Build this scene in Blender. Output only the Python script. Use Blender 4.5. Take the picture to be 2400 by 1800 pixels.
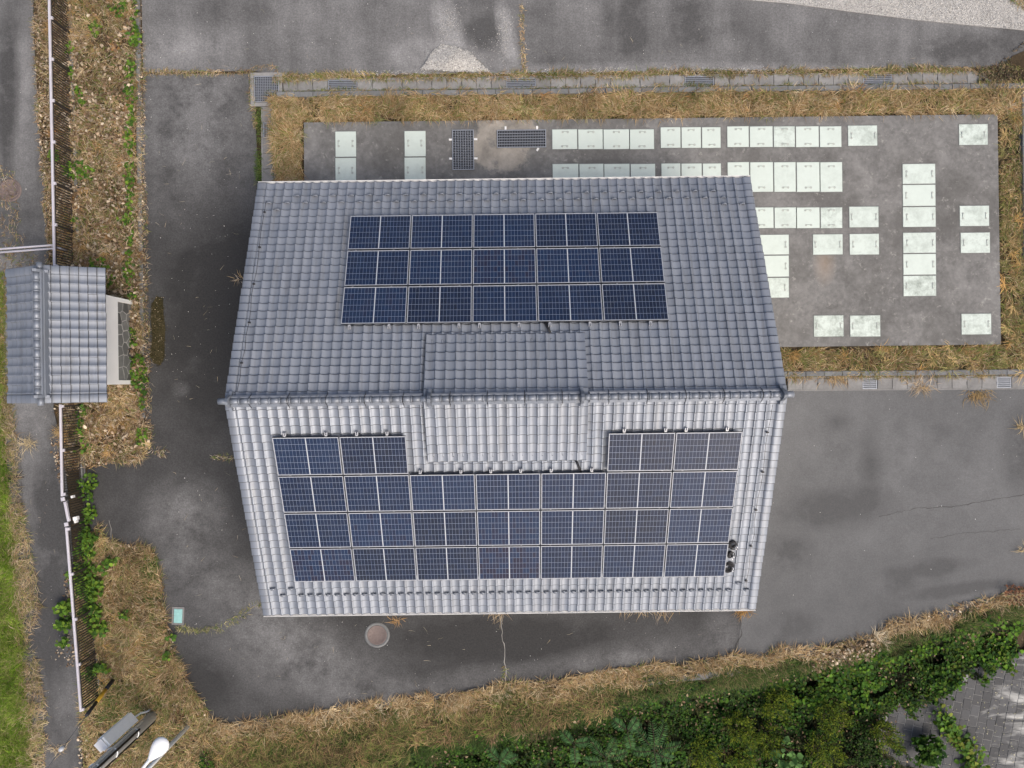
import bpy, bmesh, math, random
import numpy as np
from mathutils import Vector, Matrix
R = math.radians
rnd = random.Random(7)
rng = np.random.default_rng(11)
for o in list(bpy.data.objects): bpy.data.objects.remove(o)
S = bpy.context.scene
C = S.collection

# ---------------------------------------------------------------- camera, sky, sun, exposure
CAM_H = 23.8                      # drone height above the yard
F_PX = 1664.0                     # focal length in photograph pixels (2400 wide)
cd = bpy.data.cameras.new('camera'); cam = bpy.data.objects.new('camera', cd); C.objects.link(cam)
cam.location = (0, 0, CAM_H); cam.rotation_euler = (0, 0, 0)
cd.sensor_width = 36; cd.lens = F_PX/2400*36; cd.clip_end = 2000; cd.clip_start = 0.1
S.camera = cam
SUN_EL = R(55); SUN_AZ = R(137)   # azimuth clockwise from +Y: hazy light from the foot of the picture, a little right
W = bpy.data.worlds.new('World'); S.world = W; W.use_nodes = True
nt = W.node_tree; nt.nodes.clear()
wo = nt.nodes.new('ShaderNodeOutputWorld'); bg = nt.nodes.new('ShaderNodeBackground')
sky = nt.nodes.new('ShaderNodeTexSky'); sky.sky_type = 'NISHITA'; sky.sun_disc = False
sky.sun_elevation = SUN_EL; sky.sun_rotation = SUN_AZ
sky.air_density = 1.0; sky.dust_density = 7.0; sky.ozone_density = 1.0
nt.links.new(sky.outputs[0], bg.inputs[0]); bg.inputs[1].default_value = 0.15
nt.links.new(bg.outputs[0], wo.inputs[0])
ld = bpy.data.lights.new('sun', 'SUN'); sun = bpy.data.objects.new('sun', ld); C.objects.link(sun)
ld.energy = 1.0; ld.angle = R(32); ld.color = (1.0, 0.955, 0.885)
sdir = Vector((math.sin(SUN_AZ)*math.cos(SUN_EL), math.cos(SUN_AZ)*math.cos(SUN_EL), math.sin(SUN_EL)))
sun.rotation_euler = sdir.to_track_quat('Z', 'Y').to_euler(); sun.location = sdir*60
S.view_settings.view_transform = 'Standard'; S.view_settings.look = 'None'
S.view_settings.exposure = 0.30; S.view_settings.gamma = 1.0; S.view_settings.use_curve_mapping = False
S.render.engine = 'CYCLES'

# ---------------------------------------------------------------- helpers
def P(px, py, z=0.0):
    k = (CAM_H - z)/F_PX
    return Vector(((px-1200)*k, (900-py)*k, z))

def tag(o, label=None, cat=None, group=None, kind=None):
    if label: o['label'] = label
    if cat: o['category'] = cat
    if group: o['group'] = group
    if kind: o['kind'] = kind
    return o

def empty(name, loc=(0, 0, 0), rz=0.0, label=None, cat=None, group=None):
    o = bpy.data.objects.new(name, None); C.objects.link(o)
    o.location = loc; o.rotation_euler = (0, 0, rz); o.empty_display_size = 0.2
    return tag(o, label, cat, group)

def link(name, me, parent=None, loc=None, rz=None, mtx=None):
    o = bpy.data.objects.new(name, me); C.objects.link(o)
    if parent is not None: o.parent = parent
    if loc is not None: o.location = loc
    if rz is not None: o.rotation_euler = (0, 0, rz)
    if mtx is not None: o.matrix_basis = mtx
    return o

class MB:
    def __init__(s): s.v = []; s.f = []; s.sm = []; s.nose = None
    def face(s, idx, sm=False): s.f.append(tuple(idx)); s.sm.append(sm)
    def box(s, x0, x1, y0, y1, z0, z1, m=None):
        b = len(s.v)
        for z in (z0, z1):
            for (x, y) in ((x0, y0), (x1, y0), (x1, y1), (x0, y1)):
                p = Vector((x, y, z)); s.v.append(tuple(m @ p if m else p))
        for q in ((3, 2, 1, 0), (4, 5, 6, 7), (0, 1, 5, 4), (1, 2, 6, 5), (2, 3, 7, 6), (3, 0, 4, 7)):
            s.face([b+i for i in q])
        return s
    def bevbox(s, x0, x1, y0, y1, z0, z1, e, m=None):
        # box with a chamfered top edge
        b = len(s.v)
        rings = ((x0, x1, y0, y1, z0), (x0, x1, y0, y1, z1-e), (x0+e, x1-e, y0+e, y1-e, z1))
        for (a0, a1, c0, c1, z) in rings:
            for (x, y) in ((a0, c0), (a1, c0), (a1, c1), (a0, c1)):
                p = Vector((x, y, z)); s.v.append(tuple(m @ p if m else p))
        for k in range(2):
            for i in range(4):
                j = (i+1) % 4
                s.face([b+4*k+i, b+4*k+j, b+4*k+4+j, b+4*k+4+i])
        s.face([b+8, b+9, b+10, b+11]); s.face([b+3, b+2, b+1, b])
        return s
    def tube(s, pts, r, n=8, cap=True):
        pts = [Vector(p) for p in pts]; rs = r if isinstance(r, (list, tuple)) else [r]*len(pts)
        b = len(s.v); up = Vector((0, 0, 1))
        for i, p in enumerate(pts):
            t = (pts[min(i+1, len(pts)-1)] - pts[max(i-1, 0)]).normalized()
            a = t.cross(up)
            if a.length < 1e-3: a = t.cross(Vector((0, 1, 0)))
            a.normalize(); c = t.cross(a)
            for k in range(n):
                an = 2*math.pi*k/n
                s.v.append(tuple(p + (a*math.cos(an) + c*math.sin(an))*rs[i]))
        for i in range(len(pts)-1):
            for k in range(n):
                k2 = (k+1) % n
                s.face([b+i*n+k, b+i*n+k2, b+(i+1)*n+k2, b+(i+1)*n+k], True)
        if cap:
            s.face([b+k for k in range(n)][::-1]); e = b+(len(pts)-1)*n; s.face([e+k for k in range(n)])
        return s
    def lathe(s, prof, n=24, m=None):
        b = len(s.v)
        for (r, z) in prof:
            for k in range(n):
                a = 2*math.pi*k/n; p = Vector((r*math.cos(a), r*math.sin(a), z))
                s.v.append(tuple(m @ p if m else p))
        for i in range(len(prof)-1):
            for k in range(n):
                k2 = (k+1) % n
                s.face([b+i*n+k, b+i*n+k2, b+(i+1)*n+k2, b+(i+1)*n+k], True)
        s.face([b+k for k in range(n)][::-1]); e = b+(len(prof)-1)*n; s.face([e+k for k in range(n)])
        return s
    def prism(s, poly, z0, z1):
        b = len(s.v); n = len(poly)
        for z in (z0, z1):
            for p in poly: s.v.append((p[0], p[1], z))
        s.face([b+i for i in range(n)][::-1]); s.face([b+n+i for i in range(n)])
        for i in range(n):
            j = (i+1) % n; s.face([b+i, b+j, b+n+j, b+n+i])
        return s
    def mesh(s, name, mat=None):
        me = bpy.data.meshes.new(name); me.from_pydata(s.v, [], s.f)
        me.polygons.foreach_set('use_smooth', s.sm)
        if mat: me.materials.append(mat)
        if s.nose:      # tile noses take the second material, coloured dark as course shade
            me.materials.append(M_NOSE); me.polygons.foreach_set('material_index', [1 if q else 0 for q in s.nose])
        me.update(); return me
    def build(s, name, mat=None, parent=None, loc=None, rz=None):
        return link(name, s.mesh(name, mat), parent, loc, rz)

def np_mesh(name, V, T, mat, cols=None, smooth=False):
    me = bpy.data.meshes.new(name); V = np.asarray(V, np.float32); T = np.asarray(T, np.int32)
    me.vertices.add(len(V)); me.vertices.foreach_set('co', V.ravel())
    nf, k = T.shape
    me.loops.add(nf*k); me.loops.foreach_set('vertex_index', T.ravel())
    me.polygons.add(nf); me.polygons.foreach_set('loop_start', np.arange(0, nf*k, k, dtype=np.int32))
    me.polygons.foreach_set('loop_total', np.full(nf, k, np.int32))
    if smooth: me.polygons.foreach_set('use_smooth', np.ones(nf, bool))
    if cols is not None:
        a = me.attributes.new('Col', 'FLOAT_COLOR', 'POINT')
        c = np.ones((len(V), 4), np.float32); c[:, :3] = cols; a.data.foreach_set('color', c.ravel())
    me.materials.append(mat); me.update(calc_edges=True); me.validate()
    return me

def inside(pts, poly):
    x, y = pts[:, 0], pts[:, 1]; r = np.zeros(len(pts), bool); n = len(poly)
    for i in range(n):
        x0, y0 = poly[i]; x1, y1 = poly[(i+1) % n]
        c = ((y0 > y) != (y1 > y)) & (x < (x1-x0)*(y-y0)/((y1-y0) if y1 != y0 else 1e-9)+x0); r ^= c
    return r

def scatter_px(poly, per_m2):
    """random positions (in photograph-plan pixels at yard level) inside a polygon"""
    p = np.array(poly, float); lo = p.min(0); hi = p.max(0)
    a = (hi[0]-lo[0])*(hi[1]-lo[1])*(CAM_H/F_PX)**2
    q = lo + rng.random((int(a*per_m2), 2))*(hi-lo)
    return q[inside(q, poly)]

_ng = np.random.default_rng(5).random((257, 257))
def vnoise(x, y, sc=1.0):
    x = np.asarray(x)*sc+1000.3; y = np.asarray(y)*sc+1000.7
    xi = np.floor(x).astype(int); yi = np.floor(y).astype(int); fx = x-xi; fy = y-yi
    fx = fx*fx*(3-2*fx); fy = fy*fy*(3-2*fy)
    g = lambda a, b: _ng[a % 257, b % 257]
    return (g(xi, yi)*(1-fx)+g(xi+1, yi)*fx)*(1-fy)+(g(xi, yi+1)*(1-fx)+g(xi+1, yi+1)*fx)*fy
def fbm(x, y, sc=1.0): return 0.55*vnoise(x, y, sc)+0.3*vnoise(x, y, sc*2.1)+0.15*vnoise(x, y, sc*4.3)

# ---------------------------------------------------------------- materials
def nodes(name):
    m = bpy.data.materials.new(name); m.use_nodes = True; t = m.node_tree
    b = t.nodes['Principled BSDF']; return m, t, b
def N(t, typ, **kw):
    n = t.nodes.new(typ)
    for k, v in kw.items():
        if k == 'ins':
            for i, x in v.items():
                if hasattr(x, 'is_output') or isinstance(x, bpy.types.NodeSocket): t.links.new(x, n.inputs[i])
                else: n.inputs[i].default_value = x
        else: setattr(n, k, v)
    return n
def math_(t, op, a, b=0.0, clamp=False):
    n = t.nodes.new('ShaderNodeMath'); n.operation = op; n.use_clamp = clamp
    for i, x in enumerate((a, b)):
        if isinstance(x, bpy.types.NodeSocket): t.links.new(x, n.inputs[i])
        else: n.inputs[i].default_value = x
    return n.outputs[0]
def mix_(t, fac, a, b, mode='MIX'):
    n = t.nodes.new('ShaderNodeMix'); n.data_type = 'RGBA'; n.blend_type = mode
    for i, x in ((0, fac), (6, a), (7, b)):
        if isinstance(x, bpy.types.NodeSocket): t.links.new(x, n.inputs[i])
        elif i == 0: n.inputs[0].default_value = x
        else: n.inputs[i].default_value = (*x[:3], 1)
    return n.outputs[2]
def ramp_(t, fac, stops, interp='LINEAR'):
    n = t.nodes.new('ShaderNodeValToRGB'); t.links.new(fac, n.inputs[0]); cr = n.color_ramp; cr.interpolation = interp
    while len(cr.elements) < len(stops): cr.elements.new(0.5)
    for e, (p, c) in zip(cr.elements, stops):
        e.position = p; e.color = (c, c, c, 1) if not hasattr(c, '__len__') else (*c[:3], 1)
    return n.outputs[0]
def obj_co(t): return N(t, 'ShaderNodeTexCoord').outputs['Object']
def noise_(t, co, sc, det=4.0, rough=0.55, dist=0.0, vec_scale=None):
    if vec_scale:
        mp = N(t, 'ShaderNodeMapping'); t.links.new(co, mp.inputs[0]); mp.inputs['Scale'].default_value = vec_scale; co = mp.outputs[0]
    n = N(t, 'ShaderNodeTexNoise'); t.links.new(co, n.inputs['Vector'])
    n.inputs['Scale'].default_value = sc; n.inputs['Detail'].default_value = det
    n.inputs['Roughness'].default_value = rough; n.inputs['Distortion'].default_value = dist
    return n.outputs[0]
def bump_(t, b, h, strength=0.3, dist=0.01):
    n = N(t, 'ShaderNodeBump'); t.links.new(h, n.inputs['Height']); n.inputs['Strength'].default_value = strength
    n.inputs['Distance'].default_value = dist; t.links.new(n.outputs[0], b.inputs['Normal'])
def blob_(t, co, px, py, rx, ry, rot=0.0, soft=1.0):
    """soft elliptical patch at a place on the ground: 1 in the middle, 0 outside"""
    c = P(px, py); k = CAM_H/F_PX
    mp = N(t, 'ShaderNodeMapping', vector_type='TEXTURE'); t.links.new(co, mp.inputs[0])
    mp.inputs['Location'].default_value = (c.x, c.y, 0); mp.inputs['Rotation'].default_value = (0, 0, rot)
    mp.inputs['Scale'].default_value = (rx*k, ry*k, 1e3)
    g = N(t, 'ShaderNodeTexGradient', gradient_type='SPHERICAL'); t.links.new(mp.outputs[0], g.inputs[0])
    return math_(t, 'MULTIPLY', g.outputs[1], soft, True)

def simple(name, col, rough=0.6, metal=0.0, var=0.25, sc=6.0, bump=0.0, spec=0.5, bsc=60.0, per_obj=0.0):
    m, t, b = nodes(name); co = obj_co(t); n = noise_(t, co, sc, 5)
    c = mix_(t, n, tuple(x*(1-var) for x in col), tuple(min(1, x*(1+var)) for x in col))
    if per_obj:
        oi = N(t, 'ShaderNodeObjectInfo'); f = math_(t, 'MULTIPLY_ADD', oi.outputs['Random'], per_obj)
        f.node.inputs[2].default_value = 1-per_obj/2
        c = mix_(t, 1.0, c, f, 'MULTIPLY')
    t.links.new(c, b.inputs['Base Color'])
    b.inputs['Roughness'].default_value = rough; b.inputs['Metallic'].default_value = metal
    b.inputs['Specular IOR Level'].default_value = spec
    if bump: bump_(t, b, noise_(t, co, bsc, 4), bump, 0.005)
    return m

def veg_mat(name, rough=0.65, spec=0.25, trans=0.0):
    m, t, b = nodes(name)
    a = N(t, 'ShaderNodeAttribute', attribute_name='Col')
    r = N(t, 'ShaderNodeNewGeometry').outputs['Random Per Island']
    f = math_(t, 'MULTIPLY_ADD', r, 0.55); f.node.inputs[2].default_value = 0.72
    c = mix_(t, 1.0, a.outputs['Color'], f, 'MULTIPLY')
    t.links.new(c, b.inputs['Base Color']); b.inputs['Roughness'].default_value = rough
    b.inputs['Specular IOR Level'].default_value = spec
    if trans:
        tr = N(t, 'ShaderNodeBsdfTranslucent'); t.links.new(c, tr.inputs[0])
        mx = N(t, 'ShaderNodeMixShader'); mx.inputs[0].default_value = trans
        t.links.new(b.outputs[0], mx.inputs[1]); t.links.new(tr.outputs[0], mx.inputs[2])
        t.links.new(mx.outputs[0], t.nodes['Material Output'].inputs[0])
    return m
M_DRY = veg_mat('dry_plants', 0.75, 0.2, 0.15); M_LEAF = veg_mat('green_leaves', 0.6, 0.12, 0.25)
M_STONE = veg_mat('stone_bits', 0.85, 0.2)

def asphalt(name, dark, light, blobs_light=(), blobs_dark=(), dust=0.5, sc=0.22, tint=(1, 1, 1), streak=None, speck=0.5):
    m, t, b = nodes(name); co = obj_co(t)
    base = tuple(dark*x for x in tint); lite = tuple(light*x for x in tint)
    n1 = noise_(t, co, sc, 8, 0.62, 0.1); n2 = noise_(t, co, sc*4.5, 7, 0.68, 0.0)
    nb = ramp_(t, noise_(t, co, 1.1, 10, 0.74, 0.0), [(0.30, 0.0), (0.66, 1.0)])
    f = math_(t, 'MULTIPLY_ADD', n1, 1.1); f.node.inputs[2].default_value = -0.30
    f = math_(t, 'MULTIPLY_ADD', n2, 0.45, ) if False else math_(t, 'ADD', f, math_(t, 'MULTIPLY', math_(t, 'SUBTRACT', n2, 0.5), 0.55))
    if streak:
        n3 = noise_(t, co, 1.0, 5, 0.6, 0.3, streak)
        f = math_(t, 'ADD', f, math_(t, 'MULTIPLY', math_(t, 'SUBTRACT', n3, 0.5), 0.7))
    f = math_(t, 'MULTIPLY', f, dust*2)
    for (x, y, rx, ry, rot, s) in blobs_light:
        bl = blob_(t, co, x, y, rx, ry, rot); bl = math_(t, 'MULTIPLY', bl, math_(t, 'MULTIPLY', nb, 2.0*s))
        f = math_(t, 'ADD', f, bl)
    for (x, y, rx, ry, rot, s) in blobs_dark:
        bl = blob_(t, co, x, y, rx, ry, rot); bl = math_(t, 'MULTIPLY', bl, math_(t, 'MULTIPLY', nb, 2.0*s))
        f = math_(t, 'SUBTRACT', f, bl)
    f = math_(t, 'ADD', f, 0.0, True)
    c = mix_(t, f, base, lite)
    g = noise_(t, co, 55.0, 3, 0.7)                     # aggregate
    gs = ramp_(t, g, [(0.30, 0.72), (0.5, 1.0), (0.64, 1.0), (0.72, 1.0+speck)])
    c = mix_(t, 1.0, c, gs, 'MULTIPLY')
    g2 = noise_(t, co, 19.0, 4, 0.75); gs2 = ramp_(t, g2, [(0.28, 1-.32*min(1, speck*2)), (0.5, 1.0), (0.72, 1+.40*min(1, speck*2))]); c = mix_(t, 1.0, c, gs2, 'MULTIPLY')
    t.links.new(c, b.inputs['Base Color']); b.inputs['Roughness'].default_value = 0.85
    b.inputs['Specular IOR Level'].default_value = 0.3
    bump_(t, b, noise_(t, co, 90, 3, 0.7), 0.35, 0.006)
    return m

M_AS_N = asphalt('asphalt_north', 0.075, 0.25, dust=0.62, streak=(0.9, 0.12, 1), speck=0.6,
    blobs_light=[(1050, 70, 40, 100, 0.25, .9), (1185, 70, 25, 90, 0.2, .9), (420, 110, 200, 70, 0, .45), (1600, 168, 700, 26, 0, .6), (1060, 135, 180, 60, 0, .8)],
    blobs_dark=[(1480, 60, 40, 120, 0, .5), (1620, 40, 60, 130, 0, .5), (1130, 100, 60, 80, 0, .5), (2250, 120, 140, 60, 0, .5)])
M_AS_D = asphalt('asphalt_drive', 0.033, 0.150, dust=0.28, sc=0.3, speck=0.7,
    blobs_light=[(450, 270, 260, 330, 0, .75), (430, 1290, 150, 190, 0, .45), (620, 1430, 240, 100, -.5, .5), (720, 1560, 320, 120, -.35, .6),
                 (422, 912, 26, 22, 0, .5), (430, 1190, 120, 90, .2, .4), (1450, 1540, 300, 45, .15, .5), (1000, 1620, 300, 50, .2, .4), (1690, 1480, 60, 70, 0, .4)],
    blobs_dark=[(520, 700, 150, 350, 0, .35), (1200, 1500, 350, 60, 0, .3), (480, 1600, 100, 80, 0, .3)])  # first patch paints the building's west side shade into the asphalt colour
M_AS_E = asphalt('asphalt_east', 0.082, 0.178, dust=0.55, sc=0.16, speck=0.2, tint=(0.985, 1.0, 1.01),
    blobs_light=[(2100, 1080, 500, 330, 0, .25)],
    blobs_dark=[(1960, 1190, 170, 60, .1, .6), (2040, 1080, 36, 130, 0, .4), (2180, 1330, 130, 26, .12, .55), (2240, 1382, 150, 20, .15, .5), (2110, 1365, 50, 40, 0, .35),
                (1850, 1290, 70, 60, 0, .5), (2390, 1060, 60, 130, 0, .6), (1850, 1470, 90, 50, 0, .4), (1960, 990, 60, 40, 0, .35)])
M_AS_R = asphalt('asphalt_road', 0.060, 0.21, dust=0.55, sc=0.4, speck=0.4, streak=(1.6, 0.16, 1),
    blobs_light=[(60, 250, 40, 300, 0, .4), (30, 780, 90, 260, 0, .8), (90, 1000, 90, 160, 0, .3)],
    blobs_dark=[(120, 1350, 60, 350, 0, .5), (20, 200, 30, 220, 0, .5)])

def concrete(name, lo, hi, sc=1.2, tint=(1, 1, 1), extra=None, rough=0.85, per_obj=0.0):
    m, t, b = nodes(name); co = obj_co(t)
    if per_obj:
        g = N(t, 'ShaderNodeNewGeometry'); co = g.outputs['Position']
    n1 = noise_(t, co, sc, 7, 0.65, 0.6); n2 = noise_(t, co, sc*9, 5, 0.7)
    f = math_(t, 'ADD', math_(t, 'MULTIPLY', n1, 1.1), math_(t, 'MULTIPLY', math_(t, 'SUBTRACT', n2, 0.5), 0.7))
    f = math_(t, 'SUBTRACT', f, 0.1, True)
    c = mix_(t, f, tuple(lo*x for x in tint), tuple(hi*x for x in tint))
    if extra: c = extra(t, co, c, n1, n2)
    if per_obj:
        oi = N(t, 'ShaderNodeObjectInfo'); q = math_(t, 'MULTIPLY_ADD', oi.outputs['Random'], per_obj); q.node.inputs[2].default_value = 1-per_obj/2
        c = mix_(t, 1.0, c, q, 'MULTIPLY')
    t.links.new(c, b.inputs['Base Color']); b.inputs['Roughness'].default_value = rough; b.inputs['Specular IOR Level'].default_value = 0.3
    bump_(t, b, noise_(t, co, 40, 4, 0.7), 0.3, 0.006)
    return m
def slab_extra(t, co, c, n1, n2):
    # sand washed out round the long grate, chalky lichen specks, a rust mark
    n3s = noise_(t, co, 1.6, 9, 0.75)
    sand = math_(t, 'ADD', blob_(t, co, 1172, 355, 92, 64, 0, 3.0), blob_(t, co, 1190, 295, 90, 26, 0, 2.6), True)
    sand = math_(t, 'MULTIPLY', math_(t, 'SUBTRACT', math_(t, 'ADD', sand, math_(t, 'MULTIPLY', math_(t, 'SUBTRACT', n3s, 0.5), 4.2)), 0.42), 2.0, True)
    sand = math_(t, 'MULTIPLY', sand, math_(t, 'ADD', blob_(t, co, 1172, 340, 130, 110, 0, 6.0), 0.0, True))
    c = mix_(t, sand, c, (0.36, 0.33, 0.285))
    c = mix_(t, ramp_(t, noise_(t, co, 0.45, 9, 0.68, 0.1), [(0.44, 0.0), (0.60, 0.62)]), c, (0.075, 0.073, 0.068))
    n3 = noise_(t, co, 4.2, 10, 0.78, 0.15)
    l = ramp_(t, n3, [(0.57, 0.0), (0.66, 0.7)])
    c = mix_(t, l, c, (0.33, 0.325, 0.30))
    c = mix_(t, blob_(t, co, 1928, 618, 30, 60, 0, 0.45), c, (0.30, 0.22, 0.15))
    return c
M_SLAB = concrete('slab_concrete', 0.065, 0.30, 0.9, (1.0, 0.985, 0.95), slab_extra)
M_CONC = concrete('gutter_concrete', 0.12, 0.31, 1.5, (1, 0.99, 0.96), per_obj=0.25)
M_KERB = concrete('kerb_concrete', 0.09, 0.24, 2.0, (0.97, 1, 1.0), per_obj=0.2)
M_BLOCK = None

def soil(name, a, b_, c_):
    m, t, b = nodes(name); co = obj_co(t)
    n1 = noise_(t, co, 0.7, 8, 0.7, 0.5); n2 = noise_(t, co, 22, 4, 0.7)
    c = ramp_(t, math_(t, 'ADD', math_(t, 'MULTIPLY', n1, 0.6), math_(t, 'MULTIPLY', n2, 0.4)), [(0.3, a), (0.5, b_), (0.7, c_)])
    t.links.new(c, b.inputs['Base Color']); b.inputs['Roughness'].default_value = 0.95; b.inputs['Specular IOR Level'].default_value = 0.1
    bump_(t, b, n2, 0.8, 0.03); return m
M_SOIL = soil('soil', (0.025, 0.020, 0.013), (0.06, 0.045, 0.028), (0.13, 0.10, 0.065))
M_GRAVEL = soil('gravel_bed', (0.28, 0.275, 0.26), (0.42, 0.41, 0.39), (0.54, 0.53, 0.50))
M_MOSS = soil('moss', (0.018, 0.017, 0.008), (0.045, 0.038, 0.018), (0.10, 0.085, 0.05))

def tile_mat():
    m, t, b = nodes('roof_tile_glaze'); g = N(t, 'ShaderNodeNewGeometry'); oi = N(t, 'ShaderNodeObjectInfo')
    r = math_(t, 'FRACT', math_(t, 'ADD', g.outputs['Random Per Island'], oi.outputs['Random']))
    co = obj_co(t); n = noise_(t, g.outputs['Position'], 1.1, 6, 0.6); st = noise_(t, g.outputs['Position'], 9.0, 4, 0.6)
    c = ramp_(t, r, [(0.0, (0.188, 0.212, 0.250)), (0.5, (0.216, 0.240, 0.280)), (1.0, (0.240, 0.263, 0.302))])
    c = mix_(t, ramp_(t, n, [(0.35, 0.0), (0.7, 0.55)]), c, (0.245, 0.262, 0.288))
    sk = noise_(t, g.outputs['Position'], 1.0, 6, 0.65, 0.2, (7.0, 0.55, 0.55)); c = mix_(t, ramp_(t, sk, [(0.48, 0.0), (0.72, 0.55)]), c, (0.135, 0.138, 0.142))
    lich = ramp_(t, noise_(t, g.outputs['Position'], 5.5, 8, 0.75), [(0.66, 0.0), (0.74, 0.5)]); c = mix_(t, lich, c, (0.36, 0.36, 0.34))
    t.links.new(c, b.inputs['Base Color']); b.inputs['Metallic'].default_value = 0.32
    rr = math_(t, 'MULTIPLY_ADD', st, 0.22); rr.node.inputs[2].default_value = 0.36
    t.links.new(rr, b.inputs['Roughness']); b.inputs['Specular IOR Level'].default_value = 0.42
    return m
M_TILE = tile_mat()
M_NOSE = simple('shaded_tile_edge', (0.055, 0.06, 0.068), 0.6, 0.1, 0.4, 7.0)   # shade line between courses, painted into the nose colour

def panel_mat():
    m, t, b = nodes('solar_cells'); uv = N(t, 'ShaderNodeUVMap'); uv.uv_map = 'UVMap'
    sp = N(t, 'ShaderNodeSeparateXYZ'); t.links.new(uv.outputs[0], sp.inputs[0]); x, y = sp.outputs[0], sp.outputs[1]
    oi = N(t, 'ShaderNodeObjectInfo')
    PW, PH = 1.722, 1.118
    half = math_(t, 'GREATER_THAN', x, PW/2)
    xh = math_(t, 'SUBTRACT', x, math_(t, 'MULTIPLY_ADD', half, PW/2+0.013-0.020))
    xh.node.inputs[1].links[0].from_node.inputs[2].default_value = 0.020
    hw = PW/2-0.033
    cx = math_(t, 'MULTIPLY', xh, 9/hw); cy = math_(t, 'MULTIPLY', math_(t, 'SUBTRACT', y, 0.022), 6/(PH-0.044))
    fx, fy = math_(t, 'FRACT', cx), math_(t, 'FRACT', cy)
    def band(f, w):  # 1 on the cell, 0 on the line
        return math_(t, 'MULTIPLY', math_(t, 'GREATER_THAN', f, w), math_(t, 'LESS_THAN', f, 1-w))
    cell = math_(t, 'MULTIPLY', band(fx, 0.032), band(fy, 0.024))
    inx = math_(t, 'MULTIPLY', math_(t, 'GREATER_THAN', cx, 0.0), math_(t, 'LESS_THAN', cx, 9.0))
    iny = math_(t, 'MULTIPLY', math_(t, 'GREATER_THAN', cy, 0.0), math_(t, 'LESS_THAN', cy, 6.0))
    region = math_(t, 'MULTIPLY', inx, iny)
    wn = N(t, 'ShaderNodeTexWhiteNoise', noise_dimensions='4D')
    cv = N(t, 'ShaderNodeCombineXYZ'); t.links.new(math_(t, 'FLOOR', cx), cv.inputs[0]); t.links.new(math_(t, 'FLOOR', cy), cv.inputs[1]); t.links.new(half, cv.inputs[2])
    t.links.new(cv.outputs[0], wn.inputs[0]); t.links.new(oi.outputs['Random'], wn.inputs['W'])
    q = math_(t, 'ADD', math_(t, 'MULTIPLY', oi.outputs['Random'], 0.72), math_(t, 'MULTIPLY', wn.outputs[0], 0.28))
    pc = ramp_(t, q, [(0.05, (0.007, 0.011, 0.025)), (0.40, (0.007, 0.015, 0.041)), (0.70, (0.009, 0.022, 0.058)), (0.95, (0.015, 0.013, 0.030))])
    c = mix_(t, cell, (0.20, 0.235, 0.31), pc)
    c = mix_(t, region, (0.42, 0.44, 0.47), c)
    dn = noise_(t, N(t, 'ShaderNodeNewGeometry').outputs['Position'], 1.7, 7, 0.7)
    low = math_(t, 'MULTIPLY', math_(t, 'SUBTRACT', 0.10, y), 6.0, True)          # dust caught along the lower frame
    c = mix_(t, math_(t, 'ADD', math_(t, 'MULTIPLY', ramp_(t, dn, [(0.45, 0.0), (0.75, 1.0)]), 0.03), math_(t, 'MULTIPLY', low, 0.08)), c, (0.30, 0.29, 0.27))
    t.links.new(c, b.inputs['Base Color']); b.inputs['Roughness'].default_value = 0.30
    b.inputs['Specular IOR Level'].default_value = 0.25
    b.inputs['Coat Weight'].default_value = 0.40; b.inputs['Coat Roughness'].default_value = 0.08; b.inputs['Coat IOR'].default_value = 1.35
    return m
M_PANEL = panel_mat()
M_ALU = simple('silver_frame', (0.33, 0.34, 0.36), 0.45, 0.3, 0.08)
M_RACK = simple('rack_metal', (0.50, 0.51, 0.53), 0.45, 0.4, 0.1)
M_BLACK = simple('black_plastic', (0.012, 0.012, 0.014), 0.55, 0, 0.2)
M_WHITE = simple('white_paint', (0.74, 0.74, 0.73), 0.5, 0, 0.06)
M_WALL = simple('white_plaster', (0.88, 0.88, 0.86), 0.85, 0, 0.08, 2.0, 0.15)
M_RAIL = simple('pale_rail', (0.56, 0.54, 0.58), 0.45, 0.2, 0.12, 3.0)
M_PICK = simple('dark_picket', (0.040, 0.034, 0.030), 0.55, 0.2, 0.3)
M_WOOD = simple('dark_soffit', (0.10, 0.085, 0.07), 0.7, 0, 0.2)
M_STEEL = simple('galvanised_steel', (0.27, 0.29, 0.32), 0.5, 0.4, 0.25, 14.0)
M_PIT = simple('pit_bottom', (0.008, 0.010, 0.014), 0.9, 0, 0.5)
M_POLE = simple('pole_concrete', (0.58, 0.58, 0.56), 0.85, 0, 0.25, 5.0, 0.3)
M_GREY = simple('grey_metal', (0.80, 0.83, 0.83), 0.5, 0.1, 0.1)
M_LAMP = simple('lamp_white', (0.80, 0.82, 0.83), 0.35, 0, 0.05)
M_TEAL = simple('teal_plastic', (0.25, 0.47, 0.45), 0.55, 0, 0.2, 14)
M_RUST = simple('rusty_iron', (0.17, 0.135, 0.125), 0.8, 0.2, 0.3, 10, 0.4)
M_YEL = simple('yellow_guard', (0.62, 0.36, 0.03), 0.5, 0, 0.1)
M_MORTAR = simple('mortar', (0.44, 0.43, 0.41), 0.9, 0, 0.15, 8)
M_FLAG = simple('flagstone', (0.15, 0.152, 0.145), 0.75, 0, 0.35, 5, 0.3, per_obj=0.9)
M_COPPER = simple('copper_wire', (0.55, 0.30, 0.16), 0.4, 0.8, 0.1)

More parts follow.
